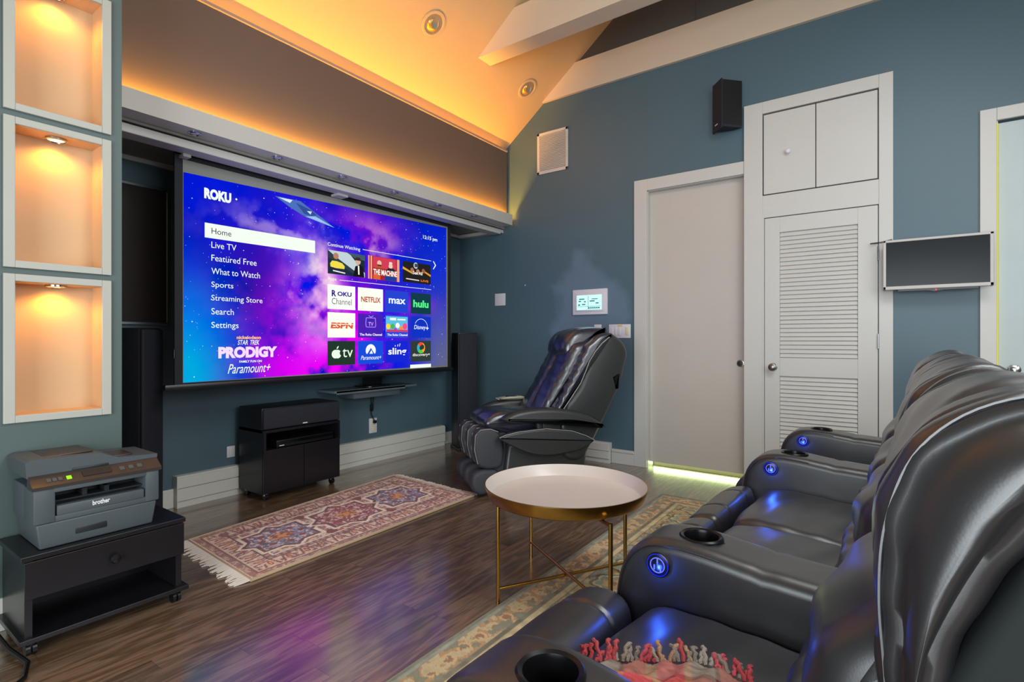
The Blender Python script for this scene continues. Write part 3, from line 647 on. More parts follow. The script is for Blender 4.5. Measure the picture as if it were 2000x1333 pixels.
TL = [[('#f3fbec',[('t','#35208a','R',.14,.30,.52,.78,.04),('t','#35208a','OKU',.34,.86,.55,.74,.04),('t','#5a5470','Channel',.14,.86,.2,.46,0)]),
       ('#f3fbe6',[('t','#b5402c','NETFLIX',.12,.9,.38,.62,.03)]),
       ('#2340c8',[('t','#e9f6ff','max',.14,.88,.4,.64,.02)]),
       ('#103a44',[('t','#52e884','hulu',.12,.88,.3,.66,.04)])],
      [('#f3fbe6',[('t','#d8542c','ESPN',.1,.9,.36,.6,.05,.12),('p','#f3fbe6',rect(.08,.92,.52,.545))]),
       ('#4420a8',[('l','#b48cff',[(.32,.45),(.68,.45),(.70,.55),(.68,.84),(.32,.84),(.30,.6),(.32,.45)],.012),('l','#b48cff',[(.42,.94),(.5,.86),(.6,.94)],.012),('t','#c9a8ff','TV',.4,.6,.5,.66,.01),('t','#f0f0ff','The Roku Channel',.06,.95,.08,.18,.02)]),
       ('#2a46d0',[('p','#58b8d8',rect(.02,.98,.26,.95)),('o','#f0d040',.12,.5,.09),('o','#e84a8a',.85,.52,.11),('o','#f4f0ea',.52,.55,.09),('o','#48b04a',.3,.5,.09),('o','#f08a3a',.68,.42,.08),('o','#a04ad0',.42,.36,.07),('p','#c83a6a',rect(.02,.98,.26,.36)),('p','#ffffff',rect(.18,.44,.78,.88)),('p','#eef6ff',rect(.50,.86,.79,.85)),('t','#f0f0ff','The Roku Channel',.06,.95,.08,.18,.02)]),
       ('#1030b8',[('t','#f2faff','Disney',.16,.72,.34,.6,0,.1),('t','#f2faff','+',.74,.88,.38,.54,.02),('o','#f2faff',.5,.45,.34,15,150,.325)])],
      [('#20352a',[('o','#dff5dc',.27,.46,.13),('o','#dff5dc',.35,.46,.13),('o','#20352a',.5,.5,.08),('p','#dff5dc',[(.30,.66),(.36,.70),(.39,.80),(.33,.76)]),('t','#dff5dc','tv',.52,.9,.32,.68,.0)]),
       ('#1648d0',[('o','#f4f8ff',.5,.58,.2),('p','#1648d0',rect(.28,.72,.3,.44)),('p','#1648d0',[(.36,.44),(.5,.7),(.64,.44)]),('p','#f4f8ff',[(.44,.44),(.52,.6),(.58,.44)]),('t','#f4f8ff','Paramount+',.1,.9,.18,.36,0,.2)]),
       ('#1424c8',[('t','#f4f8ff','sling',.12,.92,.28,.68,.02),('l','#f4f8ff',[(.42,.74),(.42,.80)],.015),('l','#f4f8ff',[(.52,.74),(.54,.84)],.012),('l','#f4f8ff',[(.60,.74),(.63,.88)],.012)]),
       ('#2c3a34',[('o','#ff9a20',.5,.66,.2,300,420,.08),('o','#e84a30',.5,.66,.2,60,140,.08),('o','#20b0c0',.5,.66,.2,140,220,.08),('o','#58c040',.5,.66,.2,220,300,.08),('o','#2c3a34',.56,.70,.09),('t','#eef2ec','discovery+',.08,.94,.22,.4,.01)])]]
for r_ in range(3):
    for c_ in range(4): tile('app_tile', CX[c_][0], CX[c_][1], RZ[r_][0], RZ[r_][1], TL[r_][c_][0], TL[r_][c_][1])
# television hidden behind the screen
t = thing('television', (3.2, 3.74, .79), 'black flat television whose lower edge shows below the projection screen', 'television')
MB().box(2.42, 4.06, 3.72, 3.77, .785, 1.72, .006).build('bezel', M_BLACK, t)
MB().box(2.44, 4.04, 3.718, 3.721, .825, 1.70).build('display', M_GLOSS, t, smooth=False)
MB().box(3.0, 3.2, 3.735, 3.76, .70, .79).box(2.95, 3.25, 3.68, 3.80, .698, .712, .003).build('stand', M_GLOSS, t)
MB().box(3.03, 3.13, 3.7185, 3.7205, .800, .810, .001).build('badge', M_PRINTINK, t)
# dark glass panel on the wall left of the screen
t = thing('glass_panel', (1.2, YW, 1.21), 'dark glossy framed glass panel on the wall left of the projection screen', 'glass panel')
mb = MB().box(.96, 1.50, YW-.03, YW-.001, 1.205, 1.222, .002).box(.96, 1.50, YW-.03, YW-.001, 2.072, 2.09, .002).box(1.484, 1.50, YW-.03, YW-.001, 1.222, 2.072, .002)
mb.build('frame', mat('thin steel frame', '#7f878c', .3, .8), t, smooth=False)
MB().box(.96, 1.484, YW-.02, YW-.002, 1.222, 2.072).build('pane', mat('smoked glass', '#3a3433', .12), t, smooth=False)
# towers
def tower(loc, rz, label):
    t = thing('tower_speaker', loc, label, 'speaker', rotz=rz)
    MB().box(0, .2, .02, .24, .03, 1.18, .006).build('cabinet', M_SPK, t, world=False)
    MB().box(.006, .194, 0, .022, .04, 1.172, .012, seg=3).build('grille', M_GRILLE, t, world=False)
    MB().box(-.01, .21, -.005, .245, 0, .03, .005).build('plinth', M_BLACK, t, world=False)
tower((1.235, 3.5, 0), R(38), 'tall black tower speaker standing left of the projection screen')
tower((3.95, 3.47, 0), R(-30), 'tall black tower speaker in the corner right of the projection screen')
# media cabinet
t = thing('media_cabinet', (2.235, 3.6, 0), 'low black two door media cabinet on casters below the screen', 'cabinet')
x0, x1, y0, y1 = 1.93, 2.541, 3.45, 3.775
MB().box(x0, x1, y0+.02, y1, .05, .07).box(x0, x0+.018, y0+.02, y1, .07, .488).box(x1-.018, x1, y0+.02, y1, .07, .488).box(x0, x1, y0, y1, .470, .488).box(x0+.018, x1-.018, y1-.01, y1, .07, .47).box(x0+.018, x1-.018, y0+.02, y1-.01, .335, .35).box(x0, x0+.018, y0, y0+.02, .35, .47).box(x1-.018, x1, y0, y0+.02, .35, .47).build('carcass', M_BLACKWOOD, t, smooth=False)
for a, b in ((x0+.002, 2.233), (2.237, x1-.002)): MB().box(a, b, y0, y0+.018, .055, .352, .002).build('cabinet_door', M_BLACKWOOD, t, smooth=False)
for cx in (x0+.04, x1-.04):
    for cy in (y0+.05, y1-.04):
        MB().cyl((cx-.012, cy, .022), (1,0,0), .022, .024, 18, 0).box(cx-.016, cx+.016, cy-.012, cy+.012, .03, .052, .003, 1).build('caster', [M_BLACK, M_CHROME], t)
t = thing('center_speaker', (2.235, 3.6, .488), 'long black center speaker on top of the media cabinet', 'speaker')
MB().box(1.93, 2.545, 3.475, 3.775, .489, .637, .004).build('cabinet', M_SPK, t)
MB().box(1.933, 2.542, 3.452, 3.478, .493, .634, .010, seg=3).build('grille', M_GRILLE, t)
MB().box(2.225, 2.262, 3.4505, 3.453, .503, .510, .001).build('badge', M_PRINTINK, t)
t = thing('disc_player', (2.28, 3.6, .35), 'slim black disc player in the open slot of the media cabinet', 'disc player')
MB().box(2.03, 2.49, 3.462, 3.70, .357, .405, .003).build('case', M_BLACK, t)
MB().box(2.035, 2.485, 3.460, 3.463, .378, .400).build('front_glass', M_GLOSS, t, smooth=False)
mb = MB().box(2.05, 2.085, 3.4605, 3.4615, .366, .371); mb.build('badge', M_PRINTINK, t, smooth=False)
# shelf under the screen
t = thing('wall_shelf', (3.05, 3.75, .65), 'grey wall shelf with a slim box beneath it under the projection screen', 'shelf')
MB().box(2.60, 3.50, 3.60, YW, .676, .696, .003).build('shelf_board', mat('grey blue lacquer', '#67747c', .25), t)
MB().box(2.62, 3.36, 3.60, 3.604, .665, .697, .001).build('front_lip', mat('steel lip', '#9aa4aa', .25, .6), t, smooth=False)
MB().box(2.82, 3.33, 3.64, YW, .612, .676, .004).build('box', mat('grey lacquer', '#566068', .35), t)
t = thing('streaming_box', (3.0, 3.66, .696), 'small black box on the wall shelf under the screen', 'media box')
MB().box(2.93, 3.06, 3.62, 3.70, .697, .715, .004).build('case', M_BLACK, t)
MB().box(2.955, 2.985, 3.619, 3.621, .703, .707).build('badge', M_PRINTINK, t, smooth=False)
# outlets and cord
t = thing('power_outlet', (3.19, YW, .26), 'white wall outlet with a black plug below the wall shelf', 'outlet')
MB().box(3.145, 3.235, YW-.006, YW, .255, .39, .003).build('plate', M_PLATE, t)
MB().box(3.17, 3.21, YW-.010, YW-.005, .33, .375, .003).box(3.17, 3.21, YW-.010, YW-.005, .27, .315, .003).build('socket', M_IVORY, t)
t = thing('hanging_cable', (3.19, YW, .36), 'thin black cord with a plug hanging from the wall shelf to the outlet', 'cord')
MB().tube([(3.16, YW-.015, .612), (3.158, YW-.015, .56), (3.163, YW-.015, .5), (3.16, YW-.015, .44), (3.175, YW-.018, .40), (3.195, YW-.025, .365)], .004).tube([(3.18, YW-.015, .612), (3.185, YW-.015, .56), (3.172, YW-.015, .5)], .004).build('cable', M_BLACK, t)
MB().box(3.150, 3.174, YW-.03, YW-.008, .46, .52, .004).build('inline_switch', M_BLACK, t); MB().box(3.18, 3.21, YW-.035, YW-.01, .345, .372, .004).build('plug', M_BLACK, t)
t = thing('power_outlet', (1.905, YW, .30), 'small pale outlet low on the wall beside the media cabinet', 'outlet')
MB().box(1.878, 1.935, YW-.006, YW, .265, .345, .003).build('plate', M_PLATE, t)
MB().box(1.893, 1.92, YW-.010, YW-.005, .28, .33, .003).build('socket', M_HEAT, t)
# baseboard heaters
def heater_profile(): return [(0,0),(.055,.0),(.06,.03),(.06,.035),(.055,.045),(.062,.05),(.062,.155),(.05,.165),(.05,.175),(.045,.205),(0,.208)]
t = thing('baseboard_heater', (2.8, YW, 0), 'long white baseboard heater under the projection screen', 'heater')
MB().prism([(YW-a, z) for a, z in [(0,.0),(.05,.0),(.05,.205),(.045,.208),(0,.208)]], 1.535, 4.10, 'x').build('housing', M_HEAT, t, smooth=False)
for a, b in ((1.536, 2.62), (2.62, 3.47), (3.47, 4.099)):
    MB().box(a, b-.001, YW-.062, YW-.05, .045, .125, .002).build('front_panel', M_HEAT, t, smooth=False)
    MB().box(a, b-.001, YW-.062, YW-.05, .130, .198, .002).build('upper_panel', M_HEAT, t, smooth=False)
plabel(MB().box(1.53, 1.536, YW-.064, YW, 0, .21, .001).build('end_cap', M_HEAT, t, smooth=False), 'end cap')
t = thing('baseboard_heater', (XR, 2.6, 0), 'short white baseboard heater end behind the massage chair', 'heater')
MB().prism([(XR-a, z) for a, z in [(0,.0),(.05,.0),(.05,.178),(.045,.181),(0,.181)]], 2.035, 3.2, 'y').build('housing', M_HEAT, t, smooth=False)
MB().box(XR-.062, XR-.05, 2.036, 3.19, .04, .105, .002).build('front_panel', M_HEAT, t, smooth=False)
MB().box(XR-.062, XR-.05, 2.036, 3.19, .110, .172, .002).build('upper_panel', M_HEAT, t, smooth=False)

# ================================================================== PRINTER AND CART
t = thing('printer_cart', (.75, 2.6, 0), 'low black wooden cart with one drawer under the printer', 'cart')
x0, x1, y0, y1 = .492, 1.016, 2.43, 2.745
MB().box(x0, x1, y0, y1, .337, .355, .002).build('top', M_BLACKWOOD, t, smooth=False)
for a in (x0+.012, x1-.034): MB().box(a, a+.022, y0+.012, y1, .068, .337, .001).build('side_panel', M_BLACKWOOD, t, smooth=False)
MB().box(x0+.034, x1-.034, y1-.012, y1-.002, .068, .337).build('back_panel', M_BLACKWOOD, t, smooth=False)
MB().box(x0-.004, x1+.010, y0-.006, y1, .05, .068, .002).build('bottom_shelf', M_BLACKWOOD, t, smooth=False)
d = MB().box(x0+.010, x1-.006, y0+.001, y0+.02, .203, .333, .001).box(x0+.036, x1-.036, y0+.02, y1-.03, .21, .215).build('drawer', M_BLACKWOOD, t, smooth=False)
MB().lathe([(.007,0),(.007,.010),(.015,.014),(.017,.020),(.013,.026),(0,.028)], (.762, y0+.001, .268), (0,-1,0), 22).build('knob', M_BLACK, d)
for cx in (x0+.03, x1-.03):
    for cy in (y0+.03, y1-.05):
        MB().cyl((cx-.014, cy, .022), (1,0,0), .022, .012, 18).cyl((cx+.004, cy, .022), (1,0,0), .022, .012, 18).box(cx-.012, cx+.012, cy-.014, cy+.014, .024, .05, .003).build('caster', M_BLACK, t)
t = thing('printer', (.72, 2.6, .355), 'grey laser printer with a flatbed scanner lid on the black cart', 'printer')
x0, x1, y0, y1 = .53, .925, 2.455, 2.735
def ring_box(z, ix, fy, by): return [(x0+ix, y0+fy, z), (x1-ix, y0+fy, z), (x1-ix, y1-by, z), (x0+ix, y1-by, z)]
def loft(mb, rings, mi=0):
    v = sum(rings, []); n = len(rings); f = [(3,2,1,0), tuple(4*(n-1)+k for k in range(4))]
    for i in range(n-1):
        for k in range(4): f.append((4*i+k, 4*i+(k+1)%4, 4*(i+1)+(k+1)%4, 4*(i+1)+k))
    return mb.add(v, f, mi)
def bev_loft(rings, r, mats, name, parent):
    mb = MB(); loft(mb, rings); bm = bmesh.new(); vs = [bm.verts.new(p) for p in mb.v]
    for q in mb.f: bm.faces.new([vs[i] for i in q])
    bmesh.ops.recalc_face_normals(bm, faces=bm.faces); bmesh.ops.bevel(bm, geom=list(bm.edges), offset=r, segments=3, profile=.5, affect='EDGES'); bm.verts.index_update()
    m2 = MB().add([v.co.copy() for v in bm.verts], [[v.index for v in f.verts] for f in bm.faces]); bm.free()
    return m2.build(name, mats, parent)
bev_loft([ring_box(.356, .020, .012, .0), ring_box(.448, .008, .004, 0)], .006, M_PRN, 'paper_tray', t)
# upper body with the output slot cut as a framed recess
mb = MB(); f0 = y0-.004
mb.box(x0+.002, x1-.002, y0+.12, y1, .449, .575, .006)
mb.box(x0, x0+.062, y0, y0+.125, .449, .575, .006).box(x1-.05, x1, y0, y0+.125, .449, .575, .006)
mb.box(x0+.055, x1-.045, y0+.004, y0+.12, .449, .470, .002).box(x0+.055, x1-.045, y0, y0+.12, .556, .575, .003)
mb.build('body', M_PRN, t)
MB().box(x0+.064, x1-.052, y0+.03, y0+.12, .515, .52).box(x0+.15, x0+.165, y0+.04, y0+.11, .52, .545).box(x0+.22, x0+.235, y0+.04, y0+.11, .52, .54).box(x0+.063, x1-.051, y0+.115, y0+.12, .52, .556).build('output_tray', M_PRND, t, smooth=False)
fp = MB().box(x0+.066, x1-.054, y0-.001, y0+.03, .470, .506, .004).build('front_cover', M_PRN, t)
mb = MB(); put_text(mb, 'brother', x0+.17, x0+.225, .482, .500, lambda x, z: (x, y0-.0022, z), bold=.03); plabel(mb.build('lettering', M_PRINTINK, fp, recalc=False), 'white lettering')
MB().box(x0+.12, x0+.22, y0+.006, y0+.02, .385, .412, .005).build('tray_handle', M_PRND, t)
# control panel strip, tilted
mb = MB().prism([(y0-.006,.573),(y0-.008,.585),(y0+.045,.618),(y0+.06,.618),(y0+.06,.573)], x0-.004, x1+.006, 'x')
cp = mb.build('control_panel', M_PRNT, t, smooth=False)
def onp(x, k): return (x, y0-.008+.053*k, .585+.033*k)
def pad(xa, xb, ka, kb, mm, name, h=.003):
    m_ = MB(); q = [onp(xa,ka), onp(xb,ka), onp(xb,kb), onp(xa,kb)]; up = Vector((0,-.5,.85))*h
    m_.add([Vector(p) for p in q]+[Vector(p)+up for p in q], [(3,2,1,0),(4,5,6,7),(0,1,5,4),(1,2,6,5),(2,3,7,6),(3,0,4,7)]); return m_.build(name, mm, cp, smooth=False)
pad(x0+.145, x0+.235, .3, .75, M_PRND, 'display'); pad(x0+.097, x0+.111, .3, .55, M_GREENLED, 'start_button')
for i in range(3): pad(x0+.04+.016*i, x0+.052+.016*i, .3, .55, M_PRN, 'button')
for i in range(3): pad(x0+.262+.03*i, x0+.278+.03*i, .3, .6, M_PRN, 'button')
# scanner lid: stepped with document feeder hump at the left
lid = MB().prism([(x0-.008,.612),(x1+.008,.612),(x1+.01,.632),(x0+.27,.640),(x0+.235,.655),(x0+.21,.668),(x0+.005,.676),(x0-.012,.668)], y0+.045, y1+.01, 'y')
lo = lid.build('scanner_lid', M_PRN, t, smooth=False)
MB().box(x0+.05, x0+.2, y0+.09, y1-.01, .671, .676, .003).box(x0+.245, x0+.33, y0+.08, y0+.20, .637, .644, .003).build('document_feeder', M_PRNT, lo)
mb = MB().box(x0+.12, x0+.235, y0+.042, y0+.06, .613, .626, .003); mb.build('lid_grip', M_PRND, lo)
t = thing('power_cable', (.3, 2.2, 0), 'black cable trailing down beside the left end of the cart', 'cord')
MB().tube([(.42,2.72,.28),(.43,2.66,.18),(.44,2.58,.10),(.47,2.47,.04),(.50,2.38,.012),(.47,2.28,.012),(.38,2.2,.012)], .008).build('cable', M_BLACK, t)

# ================================================================== RUGS
def rug_grid(corners, nu, nv, z=.009, wav=0):
    A, B, C, D = [Vector((x,y,0)) for x, y in corners]
    mb = MB(); grid_mesh(mb, nu, nv, lambda u, v: tuple((A*(1-u)+B*u)*(1-v)+(D*(1-u)+C*u)*v + Vector((0,0,z))))
    return mb
def lc(h): return np.array(lin(h)[:3])
def runner_cols(nu, nv, L=1.66, W=.88):
    u, v = np.meshgrid(np.linspace(0,1,nu), np.linspace(0,1,nv)); x = (u-.5)*L; y = (v-.5)*W
    n = fbm((nv,nu), 60, 3, 2); n2 = fbm((nv,nu), 34, 3, 5); col = np.zeros((nv,nu,3)) + lc('#d8c7b2')
    def put(m, c, k=1.0):
        nonlocal col
        col = np.where((m)[...,None], col*(1-k)+lc(c)*k, col)
    def mott(m, c, t): put(m & (n2 > t), c)
    ex = L/2-np.abs(x); ey = W/2-np.abs(y); e = np.minimum(ex, ey)
    put(e > .012, '#9a7068'); put((e > .012) & (n2 > .52), '#c0a594'); put((e > .012) & (n > .57), '#6d5a60'); put(e > .05, '#6d4a48'); put(e > .058, '#cdb9a4'); put(e > .07, '#b99490')
    bord = (e > .07) & (e < .16)
    s = np.where(ey < ex, x, y); ph = (s/.105) % 1; q = (e-.115)/.045
    flower = (ph-.5)**2/.09 + q**2 < .8
    put(bord, '#d0b8a6'); put(bord & ((np.abs(np.abs(ph-.5)-.28+q*.1) < .06)), '#7c4646'); put(bord & flower & ((ph-.5)**2/.03+q**2 < .55), '#9a4a42'); put(bord & ((ph-.5)**2/.01+q**2 < .2), '#d9a070')
    mott(bord, '#7d5a60', .6)
    put((e > .16) & (e < .168), '#5a4648'); put((e > .168) & (e < .2), '#a98a80'); put((e > .168) & (e < .2) & (((s/.04) % 1) < .5), '#7a5058'); put((e > .2) & (e < .208), '#e6d9c4')
    fld = e > .208; put(fld, '#c9a294'); put(fld & (n2 > .52), '#a86a60'); put(fld & (n2 < .42), '#d8c8b4'); put(fld & (n > .62), '#5f6b74')
    def star(cx, c, c2, rx, ry):
        a = np.abs((x-cx)/rx); b = np.abs(y/ry)
        d = np.minimum(np.maximum(a, b)*1.36, (a+b))
        put(d < 1.16, '#e3d6c4'); put(d < 1.04, '#5a2f3c'); put(d < .92, c)
        ins = d < .92; put(ins & (n2 > .55), c2); put(ins & (n > .60), '#c9b7b0'); put(d < .36, '#8a4a4a'); put((d < .36) & (n > .5), '#c08a60'); put(d < .14, '#c9823a')
        for k in range(8):
            an = k*math.pi/4; m = ((x-cx-rx*.55*math.cos(an))**2+(y-ry*.55*math.sin(an))**2) < .022**2; put(m, '#7a3040')
    star(-.46, '#7580a0', '#4c5372', .235, .21); star(.46, '#7580a0', '#4c5372', .235, .21); star(0, '#86414e', '#9a5660', .25, .22)
    for sx in (-.235, .235):
        for sy in (-1, 1): put(fld & (np.abs(np.abs(x-sx)-.0) + np.abs(np.abs(y)-.2)*.7 < .04), '#6a2f38')
    mixn = lc('#b39a90'); col = col*.74+mixn*.26; col *= (.70 + .60*n[...,None]); return np.clip(col*1.38, 0, 1).reshape(-1,3)
C4 = [(1.27,2.375),(2.875,2.385),(2.93,3.27),(1.32,3.13)]
t = thing('runner_rug', (2.1, 2.8, 0), 'small patterned rug with star medallions and white fringe on the wood floor', 'rug')
nu, nv = 330, 176
rug_grid(C4, nu, nv, .011).build('pile', attr_mat('wool runner pile', .95), t, recalc=False, cols=runner_cols(nu, nv))
E4 = [Vector((x,y,0)) for x, y in C4]
mb = MB()
for i in range(4):
    a, b = E4[i], E4[(i+1) % 4]; mb.tube([a+Vector((0,0,.007)), b+Vector((0,0,.007))], .007, 8)
mb.build('binding', mat('cream binding', '#b79f80', .9, bump=.3, bscale=300), t)
def fringe(a, b, out, n, ln, rs):
    mb = MB(); a, b, out = Vector(a), Vector(b), Vector(out).normalized()
    tdir = (b-a).normalized()
    for i in range(n):
        p = a + (b-a)*((i+.5)/n); L_ = ln*(.75+.5*rs.random()); k = (rs.random()-.5)*.5
        mb.tube([p+Vector((0,0,.008)), p+out*L_*.5+tdir*k*L_*.3+Vector((0,0,.006)), p+out*L_+tdir*k*L_+Vector((0,0,.003))], [.0042,.0038,.0028], 5)
    return mb
M_FR = mat('white cotton fringe', '#d9d0c6', .9)
rs = random.Random(5)
fringe(E4[0], E4[3], (-1,0,0), 84, .07, rs).build('fringe', M_FR, t); fringe(E4[1], E4[2], (1,0,0), 84, .05, rs).build('fringe', M_FR, t)
def area_cols(nu, nv, L, W):
    u, v = np.meshgrid(np.linspace(0,1,nu), np.linspace(0,1,nv)); x = u*L; y = v*W      # y from the far edge (v=1)
    n = fbm((nv,nu), 40, 4, 9); n2 = fbm((nv,nu), 18, 4, 12); n3 = fbm((nv,nu), 9, 4, 15)
    col = np.zeros((nv,nu,3)) + lc('#8d8a78')
    def put(m, c, k=1.0):
        nonlocal col
        col = np.where(m[...,None], col*(1-k)+lc(c)*k, col)
    e = np.minimum(np.minimum(x, L-x), np.minimum(W-y, 9))
    put(n2 > .52, '#a89a78'); put(n2 < .42, '#6f827c'); put(n3 > .6, '#b0955c'); put((np.abs(n3-.5) < .018), '#4a4238'); put((np.abs(n2-.5) < .022), '#3f4440'); put((np.abs(n-.52) < .03) & (n3 > .45), '#9a6038')
    s = np.where((W-y) < np.minimum(x, L-x), x, y)
    cell = (s/.21) % 1 - .5; k = np.floor(s/.21); q = (e-.30)/.21
    big = (e > .19) & (e < .42)
    rr = np.sqrt(cell**2+q**2); an = np.arctan2(q, cell)
    put(big & (rr < .40+.06*np.cos(6*an)), '#bfa878'); put(big & (rr < .33+.05*np.cos(6*an)), '#6d8078'); put(big & (rr < .22+.04*np.cos(5*an)), '#b58a50'); put(big & (rr < .1), '#7a4030'); put(big & (np.abs(rr-.42-.05*np.cos(6*an)) < .035), '#35352f')
    put(e < .15, '#9c7a58'); b2 = (e > .03) & (e < .13)
    c2 = (s/.085) % 1 - .5; q2 = (e-.08)/.085; r2 = np.sqrt(c2**2+q2**2); put(b2, '#a87a52'); put(b2 & (r2 < .36), '#c7a070'); put(b2 & (r2 < .22), '#8a4c34'); put(b2 & (n > .58), '#5a5a50'); put(b2 & (n < .40), '#c9b48c')
    put((e > .13) & (e < .15), '#4f4a42'); put((e > .15) & (e < .175), '#b9a57e'); put((e > .175) & (e < .185), '#4a463e'); put(e < .03, '#7d8580'); put(e < .012, '#5c5f5a')
    col = col*.68 + lc('#a8a58c')*.32; col *= (.62 + .76*n[...,None]); return np.clip(col*1.22, 0, 1).reshape(-1,3)
t = thing('area_rug', (2.1, .3, 0), 'large ornate tan and green area rug under the sofa and round table', 'rug')
nu, nv = 620, 260; RX0, RX1, RY0, RY1 = .2, 3.68, -.10, 1.312
rug_grid([(RX0,RY0),(RX1,RY0),(RX1,RY1),(RX0,RY1)], nu, nv, .010).build('pile', attr_mat('wool area pile', .95), t, recalc=False, cols=area_cols(nu, nv, RX1-RX0, RY1-RY0))
MB().tube([(RX0,RY1,.006),(RX1,RY1,.006),(RX1,RY0,.006)], .006, 8).build('binding', mat('grey binding', '#7d7a6c', .9), t)

# ================================================================== TRAY TABLE
TC = (2.045, 1.17); t = thing('tray_table', (TC[0], TC[1], 0), 'round cream tray table on slim brass legs', 'table')
r0 = .352
MB().lathe([(.0,.412),(r0-.034,.412),(r0-.018,.416),(r0-.010,.424),(r0+.008,.470),(r0+.008,.473),(r0+.003,.473)], (TC[0],TC[1],0), n=96).build('tray', M_BRASS, t)
plabel(MB().lathe([(0,.418),(r0-.040,.418),(r0-.022,.421),(r0-.015,.429),(r0+.0035,.473)], (TC[0],TC[1],0), n=96).build('tray_lining', M_CREAM, t), 'cream tray surface')
LG = [Vector((1.767,1.334,0)), Vector((2.24,1.48,0))]; LG += [Vector((2*TC[0]-p.x, 2*TC[1]-p.y, 0)) for p in LG]
for p in LG: 
    ins = (Vector((TC[0],TC[1],0))-p).normalized()
    zb = .0125 if p.y < 1.32 else 0
    mb = MB().cyl((p.x,p.y,zb), (0,0,1), .0085, .409-zb, 16).cyl((p.x,p.y,zb), (0,0,1), .010, .008, 16)
    a = p+Vector((0,0,.401)); mb.tube([a, a+ins*.09], .008, 8); mb.build('leg', M_BRASS, t)
for a, b, z in ((LG[0], LG[2], .062), (LG[1], LG[3], .078)):
    MB().tube([a+Vector((0,0,z)), b+Vector((0,0,z))], .0075, 10).build('stretcher', M_BRASS, t)

# ================================================================== MASSAGE CHAIR  (local: x forward, y towards the camera side, z up)
t = thing('massage_chair', (3.50, 2.166, 0), 'black leather massage chair with a tall reclined back near the right wall', 'massage chair', rotz=math.atan2(.586, -.81))
mp = lambda a, b, x: (a, x, b)
def soft(name, loop, s0, s1, r, m, par=None, **k):
    return MB().soft(loop, s0, s1, r, mp=mp, **k).build(name, m, par or t, world=False, angle=60)
soft('base', [(-.16,.0),(.42,.0),(.44,.1),(.40,.36),(.1,.42),(-.26,.42),(-.22,.25)], -.26, .26, .03, M_MCS, smooth=False)
sh = soft('back_shell', [(-.30,1.10),(-.36,1.145),(-.43,1.15),(-.50,1.11),(-.545,1.05),(-.555,.99),(-.53,.90),(-.507,.818),(-.46,.800),(-.455,.785),(-.492,.772),(-.42,.63),(-.336,.474),(-.25,.33),(-.15,.22),(-.02,.25),(.02,.40),(-.008,.607),(-.08,.70),(-.142,.786),(-.21,.948)], -.29, .29, .05, M_MCS, n=120, nx=6)
def wr(a, b, x): return .0022*math.sin(b*75 + 2.5*math.sin(x*11)) * (1 if a > -.25 else .3) + .002*math.sin(x*40+b*25)
def wrc(a, b, x): return wr(a, b, x) - .022*math.exp(-((x-0)/.02)**2) + .0015*math.sin(b*130+x*9)
bk = soft('back_cushion', [(.145,.56),(.11,.64),(.04,.76),(-.03,.88),(-.085,.98),(-.13,1.06),(-.22,1.09),(-.30,1.09),(-.24,.97),(-.17,.82),(-.09,.70),(-.02,.60),(.06,.52)], -.235, .235, .045, M_MCL, n=90, seg=5, nx=36, bulge=.02, disp=wrc)
for sg in (-1, 1):
    MB().tube([(p[0], sg*.302, p[1]) for p in [(.0,.60),(-.07,.69),(-.142,.79),(-.18,.87),(-.213,.95),(-.26,1.02),(-.32,1.085),(-.38,1.13)]], .0045, 8).build('piping', M_PIPE, bk, world=False)
    b2 = soft('back_bolster', [(.06,.56),(.0,.70),(-.07,.82),(-.13,.93),(-.20,1.06),(-.30,1.14),(-.40,1.165),(-.42,1.14),(-.33,1.08),(-.25,.95),(-.17,.80),(-.10,.70),(-.02,.58)], sg*.255-.05, sg*.255+.05, .03, M_MCL, bk, n=80, nx=6, disp=lambda a,b,x: .005*math.sin(b*110+a*40))
soft('head_pillow', [(-.085,1.0),(-.075,1.07),(-.12,1.14),(-.20,1.18),(-.32,1.195),(-.43,1.19),(-.44,1.17),(-.36,1.13),(-.27,1.06),(-.19,.99),(-.13,.97)], -.19, .19, .05, M_MCL, n=70, seg=5, nx=24, bulge=.015, disp=lambda a,b,x: .002*math.sin(x*55+b*30)+.001*math.sin(b*90+x*20))
soft('seat_cushion', [(.45,.45),(.52,.46),(.565,.51),(.54,.555),(.46,.585),(.3,.58),(.12,.57),(.06,.53),(.1,.46),(.3,.43)], -.23, .23, .04, M_MCL, n=64, nx=16, bulge=.012, disp=lambda a,b,x: .004*math.sin(x*30+a*22))
MB().tube([(.50,-.20,.462),(.545,-.12,.468),(.553,0,.47),(.545,.12,.468),(.50,.20,.462)], .004, 8).build('piping', M_PIPE, t, world=False)
AL = [(.462,.556),(.435,.578),(.345,.608),(.178,.623),(-.017,.608),(-.195,.556),(-.318,.476),(-.30,.464),(-.24,.470),(-.10,.498),(-.017,.508),(.199,.518),(.38,.522),(.44,.535)]
PLp = [(.492,.428),(.45,.446),(.352,.465),(.143,.477),(-.062,.449),(-.17,.41),(-.243,.371),(-.19,.335),(-.118,.306),(.0,.288),(.1,.281),(.22,.294),(.311,.325),(.433,.385)]
